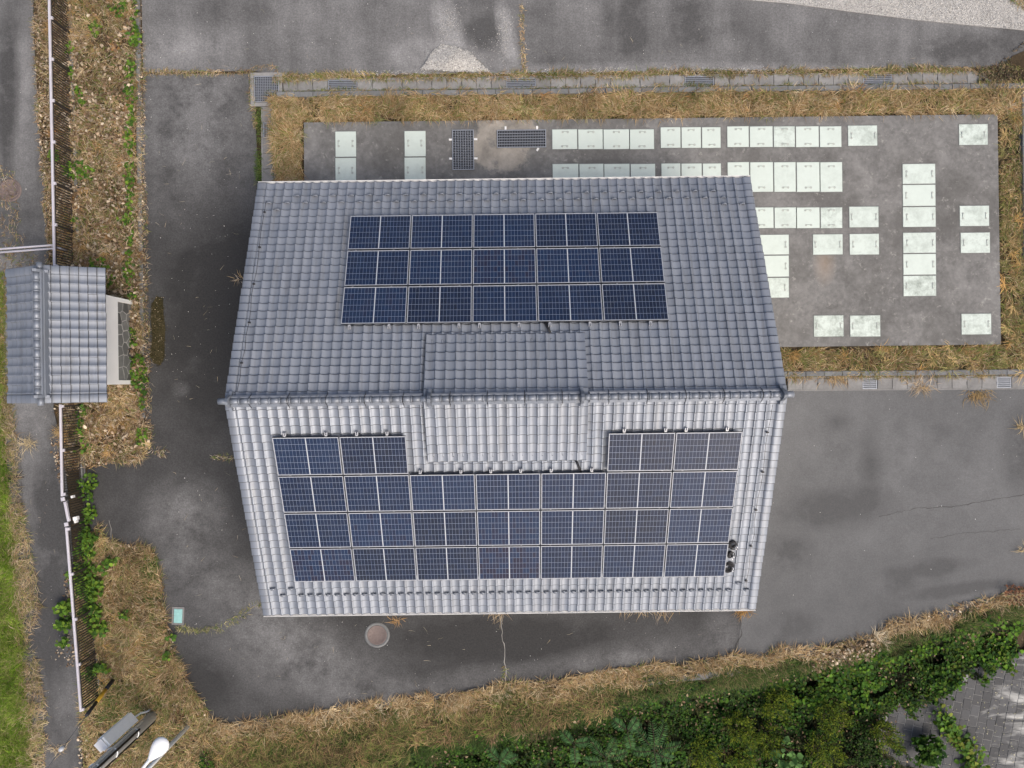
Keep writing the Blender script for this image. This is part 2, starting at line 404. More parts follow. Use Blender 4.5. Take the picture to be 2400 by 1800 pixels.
def cover_mat():
    m, t, b = nodes('mint_cover'); oi = N(t, 'ShaderNodeObjectInfo'); g = N(t, 'ShaderNodeNewGeometry')
    co = g.outputs['Position']
    n = noise_(t, co, 2.9, 9, 0.72, 0.0); n2 = noise_(t, co, 17, 5, 0.7)
    lv = ramp_(t, oi.outputs['Color'], [(0.0, 0.0), (1.0, 1.0)])
    thr = math_(t, 'MULTIPLY', math_(t, 'SUBTRACT', math_(t, 'ADD', n, math_(t, 'MULTIPLY', n2, 0.30)), 0.56), 3.6, True)
    dirt = math_(t, 'MULTIPLY', thr, lv)
    c = mix_(t, n2, (0.51, 0.585, 0.535), (0.565, 0.63, 0.58))
    c = mix_(t, dirt, c, (0.24, 0.28, 0.245))
    t.links.new(c, b.inputs['Base Color']); b.inputs['Roughness'].default_value = 0.55
    return m
M_COVER = cover_mat()

# ---------------------------------------------------------------- terrain and paved sheets
EDGE = [(560, 1850), (760, 1810), (908, 1775), (1162, 1721), (1342, 1674), (1451, 1652), (1600, 1616), (1781, 1580), (1911, 1554), (2070, 1515), (2215, 1482), (2400, 1431), (2700, 1350)]
ex = np.array([P(*p).x for p in EDGE]); ey = np.array([P(*p).y for p in EDGE])
DROP = 1.15
def terrain(x, y):
    d = np.interp(x, ex, ey) - y
    f = np.clip((x-ex[0])/4.0, 0, 1)
    h = -np.minimum(DROP, 1.05*np.maximum(0, d))*f
    return h
xs = np.concatenate([[-400, -120, -50], np.arange(-26, 26.01, 0.4), [50, 120, 400]])
ys = np.concatenate([[-400, -120, -45], np.arange(-20, 18.01, 0.4), [45, 120, 400]])
gx, gy = np.meshgrid(xs, ys); gz = terrain(gx, gy) - 0.05 + (fbm(gx, gy, 1.3)-0.5)*0.05
gz = np.minimum(gz, terrain(gx, gy)-0.03)
nx_, ny_ = len(xs), len(ys)
ii = (np.arange(ny_-1)[:, None]*nx_+np.arange(nx_-1)[None, :]).ravel()
o = link('ground', np_mesh('ground', np.stack([gx.ravel(), gy.ravel(), gz.ravel()], 1), np.stack([ii, ii+1, ii+1+nx_, ii+nx_], 1), M_SOIL, smooth=True))
tag(o, 'brown soil under the grass and leaf litter', kind='structure')

BOT = [(2480, 1362), (2400, 1377), (2360, 1388), (2323, 1402), (2269, 1410), (2215, 1439), (2142, 1450), (2077, 1460), (2067, 1478), (1998, 1504), (1907, 1522), (1831, 1518), (1774, 1540), (1727, 1533)]
BOT2 = [(1727, 1533), (1647, 1543), (1600, 1562), (1560, 1554), (1433, 1569), (1342, 1587), (1270, 1598), (1183, 1598), (1089, 1625), (963, 1634), (800, 1657), (705, 1677), (615, 1685), (542, 1695), (495, 1685), (470, 1634), (434, 1580), (412, 1525), (400, 1489), (391, 1435), (383, 1363), (369, 1301), (344, 1281), (253, 1269)]
def sheet(name, poly, z, mat, kind='structure', label=None, th=0.03):
    bm = bmesh.new(); vs = [bm.verts.new(P(x, y)+Vector((0, 0, z))) for x, y in poly]
    f = bm.faces.new(vs)
    if f.normal.z < 0 or f.calc_area() == 0: pass
    bm.normal_update()
    if f.normal.z < 0: bmesh.ops.reverse_faces(bm, faces=[f])
    top = [v for v in f.verts]
    r = bmesh.ops.extrude_face_region(bm, geom=[f]); bmesh.ops.translate(bm, verts=[e for e in r['geom'] if isinstance(e, bmesh.types.BMVert)], vec=(0, 0, 0.0))
    for v in top: v.co.z -= th
    bmesh.ops.triangulate(bm, faces=bm.faces[:]); bmesh.ops.recalc_face_normals(bm, faces=bm.faces[:])
    me = bpy.data.meshes.new(name); bm.to_mesh(me); bm.free(); me.materials.append(mat)
    o = link(name, me); tag(o, label, kind=kind); return o
A_N = sheet('asphalt_yard', [(330, -90), (2500, -90), (2500, 152), (2300, 158), (665, 178), (592, 166), (336, 170)], 0.012, M_AS_N, label='weathered grey asphalt yard behind the drain')
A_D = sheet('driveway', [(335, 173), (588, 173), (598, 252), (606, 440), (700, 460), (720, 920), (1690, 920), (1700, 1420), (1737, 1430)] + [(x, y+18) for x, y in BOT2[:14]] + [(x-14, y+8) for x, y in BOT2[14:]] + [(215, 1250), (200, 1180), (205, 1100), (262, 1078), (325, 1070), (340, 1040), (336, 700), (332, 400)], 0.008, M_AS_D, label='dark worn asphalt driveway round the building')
A_E = sheet('parking_lot', [(1690, 915), (2500, 905)] + [(x, y+22) for x, y in BOT] + [(1737, 1430), (1700, 1420)], 0.014, M_AS_E, label='smooth grey asphalt parking area beside the building')
A_R = sheet('road', [(-120, -90), (76, -90), (80, 100), (92, 300), (104, 400), (112, 560), (116, 640), (126, 960), (152, 1080), (163, 1200), (178, 1400), (196, 1660), (190, 1920), (70, 1920), (50, 1500), (22, 1200), (8, 900), (-6, 640), (-120, 600)], 0.010, M_AS_R, label='narrow asphalt lane outside the fence')

# hairline cracks and seams, parts of the sheets they run through
M_CRACK = simple('crack_dirt', (0.045, 0.043, 0.040), 0.95, 0, 0.3)
def crack(parent, pts, w, z, mat=M_CRACK, jit=2.0):
    fine = []
    for (a, b_) in zip(pts[:-1], pts[1:]):
        n = max(2, int(math.hypot(b_[0]-a[0], b_[1]-a[1])/9))
        for i in range(n): t_ = i/n; fine.append((a[0]+(b_[0]-a[0])*t_+rnd.uniform(-jit, jit), a[1]+(b_[1]-a[1])*t_+rnd.uniform(-jit, jit)))
    fine.append(pts[-1]); mb = MB()
    q = [P(*p) for p in fine]
    for i, p in enumerate(q):
        t_ = (q[min(i+1, len(q)-1)]-q[max(i-1, 0)]).normalized(); s = Vector((-t_.y, t_.x, 0))*w*rnd.uniform(0.3, 1.0)/2
        mb.v += [tuple(p+s+Vector((0, 0, z))), tuple(p-s+Vector((0, 0, z)))]
        if i: b = 2*i; mb.face([b-2, b-1, b+1, b])
    return mb.build('crack', mat, parent)
crack(A_E, [(2060, 1212), (2140, 1192), (2230, 1188), (2330, 1170), (2400, 1158)], 0.022, 0.017)
crack(A_E, [(2180, 1262), (2260, 1250), (2390, 1240)], 0.012, 0.017)
crack(A_E, [(1737, 1440), (1735, 1470), (1738, 1490), (1725, 1512), (1722, 1530)], 0.035, 0.017)
crack(A_D, [(1174, 1445), (1176, 1480), (1182, 1520), (1184, 1560), (1186, 1600)], 0.03, 0.011, simple('crack_light', (0.28, 0.27, 0.25), 0.95))
crack(A_D, [(258, 1220), (260, 1240), (261, 1262)], 0.02, 0.011, bpy.data.materials['crack_light'])
crack(A_R, [(48, 1060), (50, 1120), (52, 1180)], 0.02, 0.013)

# ---------------------------------------------------------------- main building
KS = 0.4165; AL = math.atan(KS); SA, CA = math.sin(AL), math.cos(AL)
ZR = 5.52; RUN = 6.33; HL = 7.24
TH = R(0.72)
HX, HY = -0.154, -0.357
house = empty('utility_building', (HX, HY, 0), TH, 'large gabled utility building with grey glazed tile roof carrying solar panels', 'building')
NC = 55; TWID = 2*HL/NC; NR = 29; SLEN = RUN/CA; TL = SLEN/NR
def roof_pt(s, u, d, h, zr=ZR, al=AL):
    """d = distance down the slope, h = height off the slope plane"""
    return Vector((u, s*(d*math.cos(al)+h*math.sin(al)), zr-d*math.sin(al)+h*math.cos(al)))
PROF = [(0.0, 0.006), (0.002, 0.040), (0.016, 0.047), (0.034, 0.046), (0.052, 0.037), (0.072, 0.023), (0.105, 0.009), (0.145, 0.003), (0.185, 0.004), (0.225, 0.010), (0.263, 0.020)]
PROF = [(x*TWID/0.263, h) for x, h in PROF]
def rake_prof(left):
    p = [(0.0, -0.10), (0.0, 0.030), (0.02, 0.048), (0.19, 0.050), (0.235, 0.035), (TWID, 0.0)]
    return p if left else [(TWID-x, h) for x, h in p][::-1]
EXT = 0.05; LIFT = 0.034; THK = 0.03
def tile_geo(prof, flip, L=None, lift=LIFT):
    """tile in its own frame: x across, y up the slope from the nose, z off the slope"""
    L = L or TL; v = []; f = []; sm = []
    def ring(y, dz): 
        b = len(v); v.extend([(x, y, h+dz) for x, h in prof]); return b
    n = len(prof)
    def strip(a, b, s):
        for i in range(n-1):
            q = (a+i, a+i+1, b+i+1, b+i); f.append(q if not flip else q[::-1]); sm.append(s)
    k = lift/L
    r0 = ring(0.017, lift); r1 = ring(L+EXT, lift-k*(L+EXT)*1.0-0.004); strip(r0, r1, True)
    r2 = ring(0.0, lift-0.006); r3 = ring(0.017, lift); strip(r2, r3, True)
    r4 = ring(0.004, lift-0.020); r5 = ring(0.0, lift-0.006); strip(r4, r5, False)
    return v, f, sm
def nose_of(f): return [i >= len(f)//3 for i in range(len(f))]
GEO = {}
def geo(kind, flip):
    key = (kind, flip)
    if key not in GEO:
        prof = PROF if kind == 'mid' else rake_prof(kind == 'left')
        GEO[key] = tile_geo(prof, flip)
    return GEO[key]
def slope_mtx(s, u, d, zr, al):
    """x to the right of the picture, y up the slope, z off the slope (mirrored for s=+1)"""
    o = roof_pt(s, u, d, 0, zr, al)
    X = Vector((1, 0, 0)); Y = Vector((0, -s*math.cos(al), math.sin(al))); Z = Vector((0, s*math.sin(al), math.cos(al)))
    return Matrix(((X.x, Y.x, Z.x, o.x), (X.y, Y.y, Z.y, o.y), (X.z, Y.z, Z.z, o.z), (0, 0, 0, 1)))
# raised middle part of the ridge (vent cap roof)
CU0, CU1 = -2.11, 2.11; CN = 16; CRUN = 1.68
CZ = ZR+0.17; CZE = ZR-KS*CRUN+0.055; CAL = math.atan((CZ-CZE)/CRUN); CLEN = CRUN/math.cos(CAL); CNR = 7; CTL = CLEN/CNR

roof = None
mb = MB()
for s in (1, -1):       # roof deck slabs
    m = slope_mtx(s, 0, 0, ZR, AL)
    b = len(mb.v)
    mb.box(-HL+0.02, HL-0.02, -SLEN+0.02, 0, -0.10, -0.012, m)
roof = mb.build('roof', M_WOOD, house)
tiles = []
for s in (1, -1):
    for j in range(NC):
        u = -HL+j*TWID
        for i in range(NR):
            d = (i+1)*TL
            if CU0+0.05 < u < CU1-TWID-0.05 and d < CLEN-0.35: continue     # under the raised middle
            k = 'left' if j == 0 else 'right' if j == NC-1 else 'mid'
            tiles.append((s, u, d, k, ZR, AL, i))
ctiles = []
for s in (1, -1):
    for j in range(CN):
        w = (CU1-CU0)/CN
        for i in range(CNR):
            k = 'mid'
            ctiles.append((s, CU0+j*w, (i+1)*CTL, k, CZ, CAL, i))
def jitter(): return Matrix.Translation((rnd.uniform(-.004, .004), rnd.uniform(-.007, .007), rnd.uniform(-.003, .003))) @ Matrix.Rotation(rnd.uniform(-.006, .006), 4, 'Z') @ Matrix.Rotation(rnd.uniform(-.010, .010), 4, 'X')
tiles.sort(key=lambda q: q[6]+abs(q[1])*0.05)
single = ctiles + tiles[:300-len(ctiles)]; rest = tiles[300-len(ctiles):]
tmesh = {}
def flipmat(): return Matrix.Scale(-1, 4, (1, 0, 0))
for (s, u, d, k, zr, al, i) in single:
    # north slope tiles are turned half round, so their mesh is the mirror image
    key = (k, s)
    if key not in tmesh:
        v, f, sm = geo(k, False)
        if s == 1: v = [(-x, y, z) for x, y, z in v]; f = [q[::-1] for q in f]
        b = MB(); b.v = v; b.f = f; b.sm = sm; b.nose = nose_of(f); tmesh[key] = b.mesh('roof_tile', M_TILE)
    m = slope_mtx(s, u, d, zr, al)
    if s == 1:
        m = m @ Matrix.Scale(-1, 4, (1, 0, 0))
    link('roof_tile', tmesh[key], roof, mtx=m @ jitter())
mb = MB(); mb.nose = []
for (s, u, d, k, zr, al, i) in rest:
    v, f, sm = geo(k, s == 1); m = slope_mtx(s, u, d, zr, al) @ jitter(); b = len(mb.v)
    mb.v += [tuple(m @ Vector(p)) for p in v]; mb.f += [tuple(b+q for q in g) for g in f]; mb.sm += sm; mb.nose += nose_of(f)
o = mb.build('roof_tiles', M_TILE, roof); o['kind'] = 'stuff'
# side boards closing the raised middle
for sx, uu in ((-1, CU0), (1, CU1)):
    mb = MB(); a = uu-0.02*sx
    pts = [(a, -CRUN+.03, CZE-0.03), (a, 0, CZ-0.03), (a, CRUN-.03, CZE-0.03), (a, CRUN-.03, CZE-0.2), (a, 0, ZR-0.05), (a, -CRUN+.03, CZE-0.2)]
    mb.v = pts + [(x-0.03*sx, y, z) for x, y, z in pts]
    for q in ((0, 1, 4, 5), (1, 2, 3, 4)): mb.face(q if sx < 0 else q[::-1]); mb.face([6+i for i in (q[::-1] if sx < 0 else q)])
    for i in range(6): j = (i+1) % 6; mb.face([i, j, 6+j, 6+i])
    mb.build('side_board', M_TILE, roof)

# ridge: flat course tiles, round caps, ties and end ornaments
def ridge_run(parent, u0, u1, zb, n, wid=0.30, hh=0.13, rc=0.078, ties=5, axis=None):
    mb = MB(); L = (u1-u0)
    mb.box(u0, u1, -wid/2, wid/2, zb-0.10, zb+hh*0.55); mb.box(u0+.01, u1-.01, -wid*0.40, wid*0.40, zb+hh*0.55, zb+hh)
    mb.build('ridge_course', M_TILE, parent)
    w = L/n; b = MB(); nn = 9
    for (x0, x1, r) in ((0, w-0.035, rc), (w-0.035, w, rc*1.22)):
        bb = len(b.v)
        for x in (x0, x1):
            for k in range(nn):
                a = math.pi*(k/(nn-1)*1.24-0.12); b.v.append((x, -r*math.cos(a), r*math.sin(a)))
        for k in range(nn-1): b.face([bb+k, bb+nn+k, bb+nn+k+1, bb+k+1], True)
        b.face([bb+k for k in range(nn)]); b.face([bb+nn+k for k in range(nn)][::-1])
    me = b.mesh('ridge_cap', M_TILE)
    for i in range(n): link('ridge_cap', me, parent, loc=(u0+i*w, 0, zb+hh+0.012))
    for i in range(ties):
        x = u0+(i+0.5)*L/ties; t_ = MB(); r = rc*1.3
        t_.tube([(x, -wid/2-0.05, zb-0.03), (x+.01, -wid/2+0.01, zb+hh*.7), (x, -r*.8, zb+hh+r*.6), (x, 0, zb+hh+r+.01), (x, r*.8, zb+hh+r*.6), (x+.01, wid/2-.01, zb+hh*.7), (x, wid/2+.05, zb-.03)], 0.008, 5)
        t_.build('tie_wire', M_BLACK, parent)
def ornament(parent, u, zb, sx, w=0.46, h=0.36):
    mb = MB(); pts = []
    for (y, z) in ((-w/2, -0.10), (-w/2-0.03, 0.0), (-w*0.36, 0.06), (-w*0.30, 0.17), (-w*0.18, h*0.8), (0, h), (w*0.18, h*0.8), (w*0.30, 0.17), (w*0.36, 0.06), (w/2+0.03, 0.0), (w/2, -0.10)): pts.append((y, z))
    n = len(pts)
    for x in (u-0.04, u+0.04): mb.v += [(x, y, zb+z) for y, z in pts]
    mb.face(list(range(n))); mb.face([n+i for i in range(n)][::-1])
    for i in range(n): j = (i+1) % n; mb.face([i, n+i, n+j, j])
    mb.build('ridge_ornament', M_TILE, parent)
zb = ZR+0.06
ridge_run(roof, -HL+0.22, CU0-0.02, zb, 19, ties=5); ridge_run(roof, CU1+0.02, HL-0.22, zb, 19, ties=5)
ridge_run(roof, CU0+0.22, CU1-0.22, CZ+0.06, 14, ties=4)
for u, z, sx in ((-HL+0.18, zb, -1), (HL-0.18, zb, 1), (CU0+0.18, CZ+0.06, -1), (CU1-0.18, CZ+0.06, 1)): ornament(roof, u, z, sx)
for sx in (-1, 1):      # round end tubes beyond the ornaments
    mb = MB(); mb.tube([(sx*(HL-0.14), 0, zb+0.05), (sx*(HL+0.12), 0, zb+0.04)], 0.085, 12); mb.build('ridge_end', M_TILE, roof)
    mb = MB(); mb.tube([(sx*2.0, 0, CZ+0.05), (sx*(2.14), 0, CZ+0.05)], 0.085, 12); mb.build('ridge_end', M_TILE, roof)
# snow guards moulded on the tiles
b = MB(); nn = 9
for r0, r1, y0, y1 in ((0.062, 0.082, 0.0, 0.055),):
    for k in range(nn):
        a = math.pi*k/(nn-1)
        for (r, y) in ((r0, y0), (r1, y0), (r1*0.9, y1), (r0*0.6, y1)): b.v.append((r*math.cos(a), -y, r*math.sin(a)*0.85))
    for k in range(nn-1):
        for q in range(4):
            q2 = (q+1) % 4; b.face([4*k+q, 4*k+4+q, 4*k+4+q2, 4*k+q2], q == 1)
sg = b.mesh('snow_guard', M_TILE)
def guard(s, j, i):
    u = -HL+j*TWID+0.155*TWID/0.263; d = (i+0.80)*TL
    m = slope_mtx(s, u, d, ZR, AL)
    if s == 1: m = m @ Matrix.Scale(-1, 4, (1, 0, 0))
    link('snow_guard', sg, roof, mtx=m @ Matrix.Translation((0, 0, 0.055)))
for j in range(1, NC-1):
    if j in (4,) or j > 4 and j < NC-4 and j % 2 == 0: guard(1, j, NR-3)
    elif j in (1, 3) or j % 2 == 1 and j < NC-3: guard(1, j, NR-4)
for j in (2, NC-4, NC-2): guard(1, j, NR-5)
for j in range(1, NC-1):
    guard(-1, j, NR-5 if j in (1, 3, NC-3) else NR-4)
# fascia gutters, barge boards, walls
for s in (1, -1):
    mb = MB(); y0 = s*(RUN+0.005); z0 = ZR-KS*RUN
    prof = [(-0.01, 0.012), (-0.01, -0.06), (0.02, -0.085), (0.062, -0.07), (0.078, -0.03), (0.078, 0.004), (0.068, 0.004), (0.068, -0.03), (0.05, -0.06), (0.02, -0.07), (0.0, -0.05), (0.0, 0.012)]
    n = len(prof)
    for x in (-HL-0.01, HL+0.01): mb.v += [(x, y0+s*a, z0+c) for a, c in prof]
    for i in range(n): j = (i+1) % n; mb.face([i, j, n+j, n+i] if s > 0 else [i, n+i, n+j, j])
    mb.face(list(range(n))); mb.face([n+i for i in range(n)][::-1])
    mb.build('eaves_gutter', M_WHITE, house)
mb = MB()
WX, WY = HL-0.62, RUN-0.75
pent = [(-WY, 0), (WY, 0), (WY, ZR-KS*WY-0.13), (0, ZR-0.13), (-WY, ZR-KS*WY-0.13)]
for x in (-WX, WX): mb.v += [(x, y, z) for y, z in pent]
mb.face([0, 4, 3, 2, 1]); mb.face([5, 6, 7, 8, 9])
for i in range(5): j = (i+1) % 5; mb.face([i, j, 5+j, 5+i])
mb.build('wall', M_WALL, house)
for sx in (-1, 1):
    for s in (1, -1):
        mb = MB(); m = slope_mtx(s, 0, 0, ZR, AL); x = sx*(HL-0.05)
        mb.box(min(x, x-0.03*sx), max(x, x-0.03*sx), -SLEN+0.05, -0.02, -0.26, -0.102, m); mb.build('barge_board', M_WHITE, house)
# vent hood and meter box fixed to the gable wall, just showing past the tiles
mb = MB(); mb.bevbox(-HL-0.10, -HL+0.6, -4.72, -4.32, 2.1, 2.45, 0.03); mb.bevbox(-HL-0.06, -HL+0.6, -4.25, -4.12, 2.2, 2.4, 0.02); mb.bevbox(-HL-0.05, -HL+0.6, -3.96, -3.85, 2.2, 2.4, 0.02)
mb.build('wall_vent', M_GREY, house)
# lightning wire down the gable edges with small clips
def wire(u, s, name='roof_wire'):
    pts = []
    for q in range(16):
        d = 0.25+q*(SLEN-0.9)/15; off = rnd.uniform(-.03, .03)
        pts.append(roof_pt(s, u+off, d, 0.085))
    mb = MB(); mb.tube(pts, 0.006, 4); w = mb.build(name, M_BLACK, house)
    for q in range(2, 15, 3):
        c = pts[q]; k = MB(); k.box(c.x-.03, c.x+.03, c.y-.02, c.y+.02, c.z-.04, c.z+.015); k.build('clip', M_BLACK, w)
wire(HL-1.5*TWID, -1); wire(-HL+1.3*TWID, 1)

# ---------------------------------------------------------------- solar arrays
PW, PH, PT = 1.722, 1.118, 0.035; HP = 0.165
def panel_meshes():
    g = MB(); e = 0.009
    g.v = [(e, e, PT-0.003), (PW-e, e, PT-0.003), (PW-e, PH-e, PT-0.003), (e, PH-e, PT-0.003), (e, e, 0.012), (PW-e, e, 0.012), (PW-e, PH-e, 0.012), (e, PH-e, 0.012)]
    g.face([0, 1, 2, 3]); g.face([7, 6, 5, 4])
    me = g.mesh('cell_glass', M_PANEL); uv = me.uv_layers.new(name='UVMap')
    for l in me.loops: c = me.vertices[l.vertex_index].co; uv.data[l.index].uv = (c.x, c.y)
    f = MB(); k = PT-0.004; f.box(0, PW, 0, e, k, PT); f.box(0, PW, PH-e, PH, k, PT); f.box(0, e, e, PH-e, k, PT); f.box(PW-e, PW, e, PH-e, k, PT)
    q = MB(); w = 0.02; k -= 0.0005
    q.box(0.001, PW-.001, 0.001, w, -0.01, k); q.box(0.001, PW-.001, PH-w, PH-.001, -0.01, k); q.box(0.001, w, w, PH-w, -0.01, k); q.box(PW-w, PW-.001, w, PH-w, -0.01, k)
    return me, f.mesh('frame', M_ALU), q.mesh('frame_skirt', M_BLACK)
ME_G, ME_F, ME_Q = panel_meshes()
HM = Matrix.Translation((HX, HY, 0)) @ Matrix.Rotation(TH, 4, 'Z')
def panel(s, u, d_low, label, group):
    """u = left edge, d_low = distance down the slope of the lower edge"""
    o = empty('solar_panel'); tag(o, label, 'solar panel', group)
    X = Vector((-s*1.0, 0, 0)); m = slope_mtx(s, u if s < 0 else u+PW, d_low, ZR, AL)
    if s == 1: m = m @ Matrix.Scale(-1, 4, (1, 0, 0))
    # dropping the mirror: for the far slope x runs the other way along the ridge
    m = HM @ m @ Matrix.Translation((0, 0, HP))
    o.matrix_basis = m
    link('cell_glass', ME_G, o); link('frame', ME_F, o); link('frame_skirt', ME_Q, o)
    return o
ORD = ['first', 'second', 'third', 'fourth', 'fifth', 'sixth', 'seventh']
PITU, PITD = 1.754, 1.167
# far slope: 3 rows of 5
u0 = -0.01-(5*PITU-0.032)/2; dN_low = 5.125/CA
ROWN = ['row nearest the eaves', 'middle row', 'row nearest the ridge']
for r_ in range(3):
    for c_ in range(5):
        panel(1, u0+c_*PITU, dN_low-r_*PITD, f'dark solar panel on the far slope, {ORD[c_]} from left in the {ROWN[r_]}', 'solar panels on the far slope')
PITD = 1.159
u0s = 0.02-(7*PITU-0.032)/2; dS_low = 5.135/CA
ROWS = ['row at the eaves', 'second row up', 'third row up']
for r_ in range(4):
    for c_ in range(7):
        if r_ == 3 and 2 <= c_ <= 4: continue
        if r_ < 3: lab = f'solar panel on the near slope, {ORD[c_]} from left in the {ROWS[r_]}'
        else: lab = f'near slope solar panel in the top row, {"left" if c_ in (0, 5) else "right"} of the {"left" if c_ < 2 else "right"} pair'
        panel(-1, u0s+c_*PITU, dS_low-r_*PITD, lab, 'solar panels on the near slope')
# racks: rails with end brackets under each array
ME_RAIL = None
def rack(s, cols, label):
    o = empty('mounting_rack', (HX, HY, 0), TH, label, 'mounting rack')
    for (u, dA, dB, up, dn) in cols:
        mb = MB(); m = slope_mtx(s, u, 0, ZR, AL)
        mb.box(-0.02, 0.02, -dB, -dA, HP-0.055, HP-0.006, m); mb.build('rail', M_RACK, o)
        if up:
            mb = MB(); mb.box(-0.035, -0.015, -dA, -dA+0.09, 0.075, HP-.01, m); mb.box(0.015, 0.035, -dA, -dA+0.09, 0.075, HP-.01, m); mb.box(-0.035, 0.035, -dA-0.005, -dA+0.02, 0.06, HP-.003, m)
            mb.build('bracket', M_RACK, o)
        if dn:
            mb = MB(); mb.box(-0.05, 0.05, -dB-0.02, -dB+0.02, 0.07, HP-0.02, m); mb.build('end_cap', M_BLACK, o)
    return o
def ux(px, py, s, r, hp=HP):   # plan position along the ridge of a bracket seen at px
    D = CAM_H-(ZR-KS*r+hp); return (px-1200)/F_PX*D-HX+ (HY+s*r)*0.0126
dN_top = dN_low-2*1.167-PH
cols = [(ux(x, 762, 1, 2.0), dN_top-0.02, dN_low-0.02, True, True) for x in (819, 912, 981, 1076, 1124, 1217, 1289, 1383, 1454, 1525)]
rack(1, cols, 'white metal rails and brackets under the far slope solar array')
dS_top3 = dS_low-3*PITD-PH; dS_top2 = dS_low-2*PITD-PH
cols = [(ux(x, 1014, -1, 1.0), dS_top3-0.02, dS_low-0.02, True, True) for x in (668, 765, 837, 908, 1463, 1560, 1608, 1704)]
cols += [(ux(x, 1105, -1, 2.1), dS_top2-0.02, dS_low-0.02, True, True) for x in (986, 1081, 1151, 1221, 1292, 1387)]
rack(-1, cols, 'white metal rails and brackets under the near slope solar array')
# feed cables between the raised ridge part and the arrays
def cable(s, path, label):
    mb = MB()
    for off in (0, 0.035): mb.tube([HM @ roof_pt(s, u+off, d, h) for u, d, h in path], 0.014, 6)
    o = mb.build('power_cable', M_BLACK); tag(o, label, 'cable')
cable(1, [(1.18, CLEN-0.05, 0.08), (1.10, CLEN+0.12, 0.09), (1.04, CLEN+0.28, 0.10), (1.0, CLEN+0.5, 0.12), (1.0, CLEN+0.8, 0.12)], 'black power cable running from the far slope solar array under ridge tiles')
cable(-1, [(1.83, CLEN-0.05, 0.08), (1.90, CLEN+0.15, 0.09), (1.98, CLEN+0.32, 0.10), (2.0, CLEN+0.6, 0.12)], 'black power cable running from raised ridge tiles down to near slope array')
# coils of spare cable beside the bottom right panel
def coil(u, d, r, turns, label, n=3):
    o = empty('cable_coil', HM @ roof_pt(-1, u, d, 0.07), TH, label, 'cable coil', 'coils of spare cable on the near slope')
    mr = Matrix.Rotation(AL, 4, 'X')
    for k in range(turns):
        mb = MB(); rr = r*(0.66+0.34*((k*0.618) % 1)); ox, oy = rnd.uniform(-.03, .03), rnd.uniform(-.04, .04)
        pts = [mr @ Vector((ox+rr*math.cos(a)*0.92, oy+rr*math.sin(a), 0.015*(k % 4)+0.012+rnd.uniform(0, .008))) for a in np.linspace(0, 2*math.pi, 19)]
        mb.tube(pts, 0.014, 5, False); mb.build('cable_loop', M_BLACK, o)
    for k in range(2):
        a = rnd.uniform(-1, .6); mb = MB(); p = mr @ Vector((r*math.cos(a)*.8, r*math.sin(a)*.8-0.02, .07)); mb.tube([p, p+Vector((.02, -.06, .01))], 0.014, 6); mb.build('plug', M_WHITE, o)
uc = u0s+7*PITU+0.10
coil(uc+0.02, dS_low-1.02, 0.125, 9, 'upper black cable coil beside the bottom right solar panel')
coil(uc-0.01, dS_low-0.68, 0.09, 6, 'small middle black cable coil beside the bottom right solar panel')
coil(uc-0.02, dS_low-0.26, 0.145, 10, 'lowest and largest black cable coil beside bottom right solar panel')

# ---------------------------------------------------------------- concrete tank slab with covers
ZS = 0.15
tl, tr, br, bl = P(712, 287, ZS), P(2338, 268, ZS), P(2346, 807, ZS), P(716, 826, ZS)
mb = MB(); mb.prism([tuple(p)[:2] for p in (bl, br, tr, tl)], -0.04, ZS); slab = mb.build('tank_slab', M_SLAB)
tag(slab, 'stained grey concrete slab of the tank with plates set in it', kind='structure')
ME_H = None
def handle_mesh():
    mb = MB()
    for x in (-0.085, 0.085): mb.lathe([(0.038, 0.0), (0.038, 0.004), (0.026, 0.004), (0.024, 0.001), (0.010, 0.001), (0.010, 0.008)], 10, Matrix.Translation((x, 0, 0)))
    mb.tube([(-0.085, 0, 0.004), (-0.05, 0.012, 0.012), (0.05, 0.012, 0.012), (0.085, 0, 0.004)], 0.006, 5)
    return mb.mesh('handle', simple('handle_grey', (0.40, 0.43, 0.40), 0.6, 0.2, 0.4, 20))
ME_H = handle_mesh()
SLR = R(0.65)
def cover(x0, x1, y0, y1, label, dirt=0.35, hdl='tb', group='pale green plates in the tank slab'):
    a = P((x0+x1)/2, (y0+y1)/2, ZS); k = (CAM_H-ZS)/F_PX; w = (x1-x0)*k-0.012; h = (y1-y0)*k-0.012
    o = empty('cover_plate', a+Vector((0, 0, 0.003)), SLR, label, 'cover plate', group)
    fr = MB(); e = 0.022
    fr.box(-w/2-e, w/2+e, -h/2-e, -h/2-.004, -0.02, 0.006); fr.box(-w/2-e, w/2+e, h/2+.004, h/2+e, -0.02, 0.006)
    fr.box(-w/2-e, -w/2-.004, -h/2-.003, h/2+.003, -0.02, 0.0045); fr.box(w/2+.004, w/2+e, -h/2-.003, h/2+.003, -0.02, 0.0045)
    fr.build('rim', M_RIM, o)
    pl = MB().bevbox(-w/2, w/2, -h/2, h/2, -0.01, 0.010, 0.004).build('plate', M_COVER, o); pl.color = (dirt, dirt, dirt, 1)
    pos = {'tb': [(0, h*0.36, 0), (0, -h*0.36, 0)], 'lr': [(-w*0.40, 0, 1.571), (w*0.40, 0, 1.571)], 'r': [(w*0.32, h*.02, 1.571), (-w*0.32, h*.02, 1.571)]}[hdl]
    for (x, y, rz) in pos: link('handle', ME_H, o, loc=(x+rnd.uniform(-.02, .02), y, 0.0105), rz=rz)
    return o
M_RIM = simple('rim_steel', (0.16, 0.165, 0.16), 0.7, 0.3, 0.3, 10)
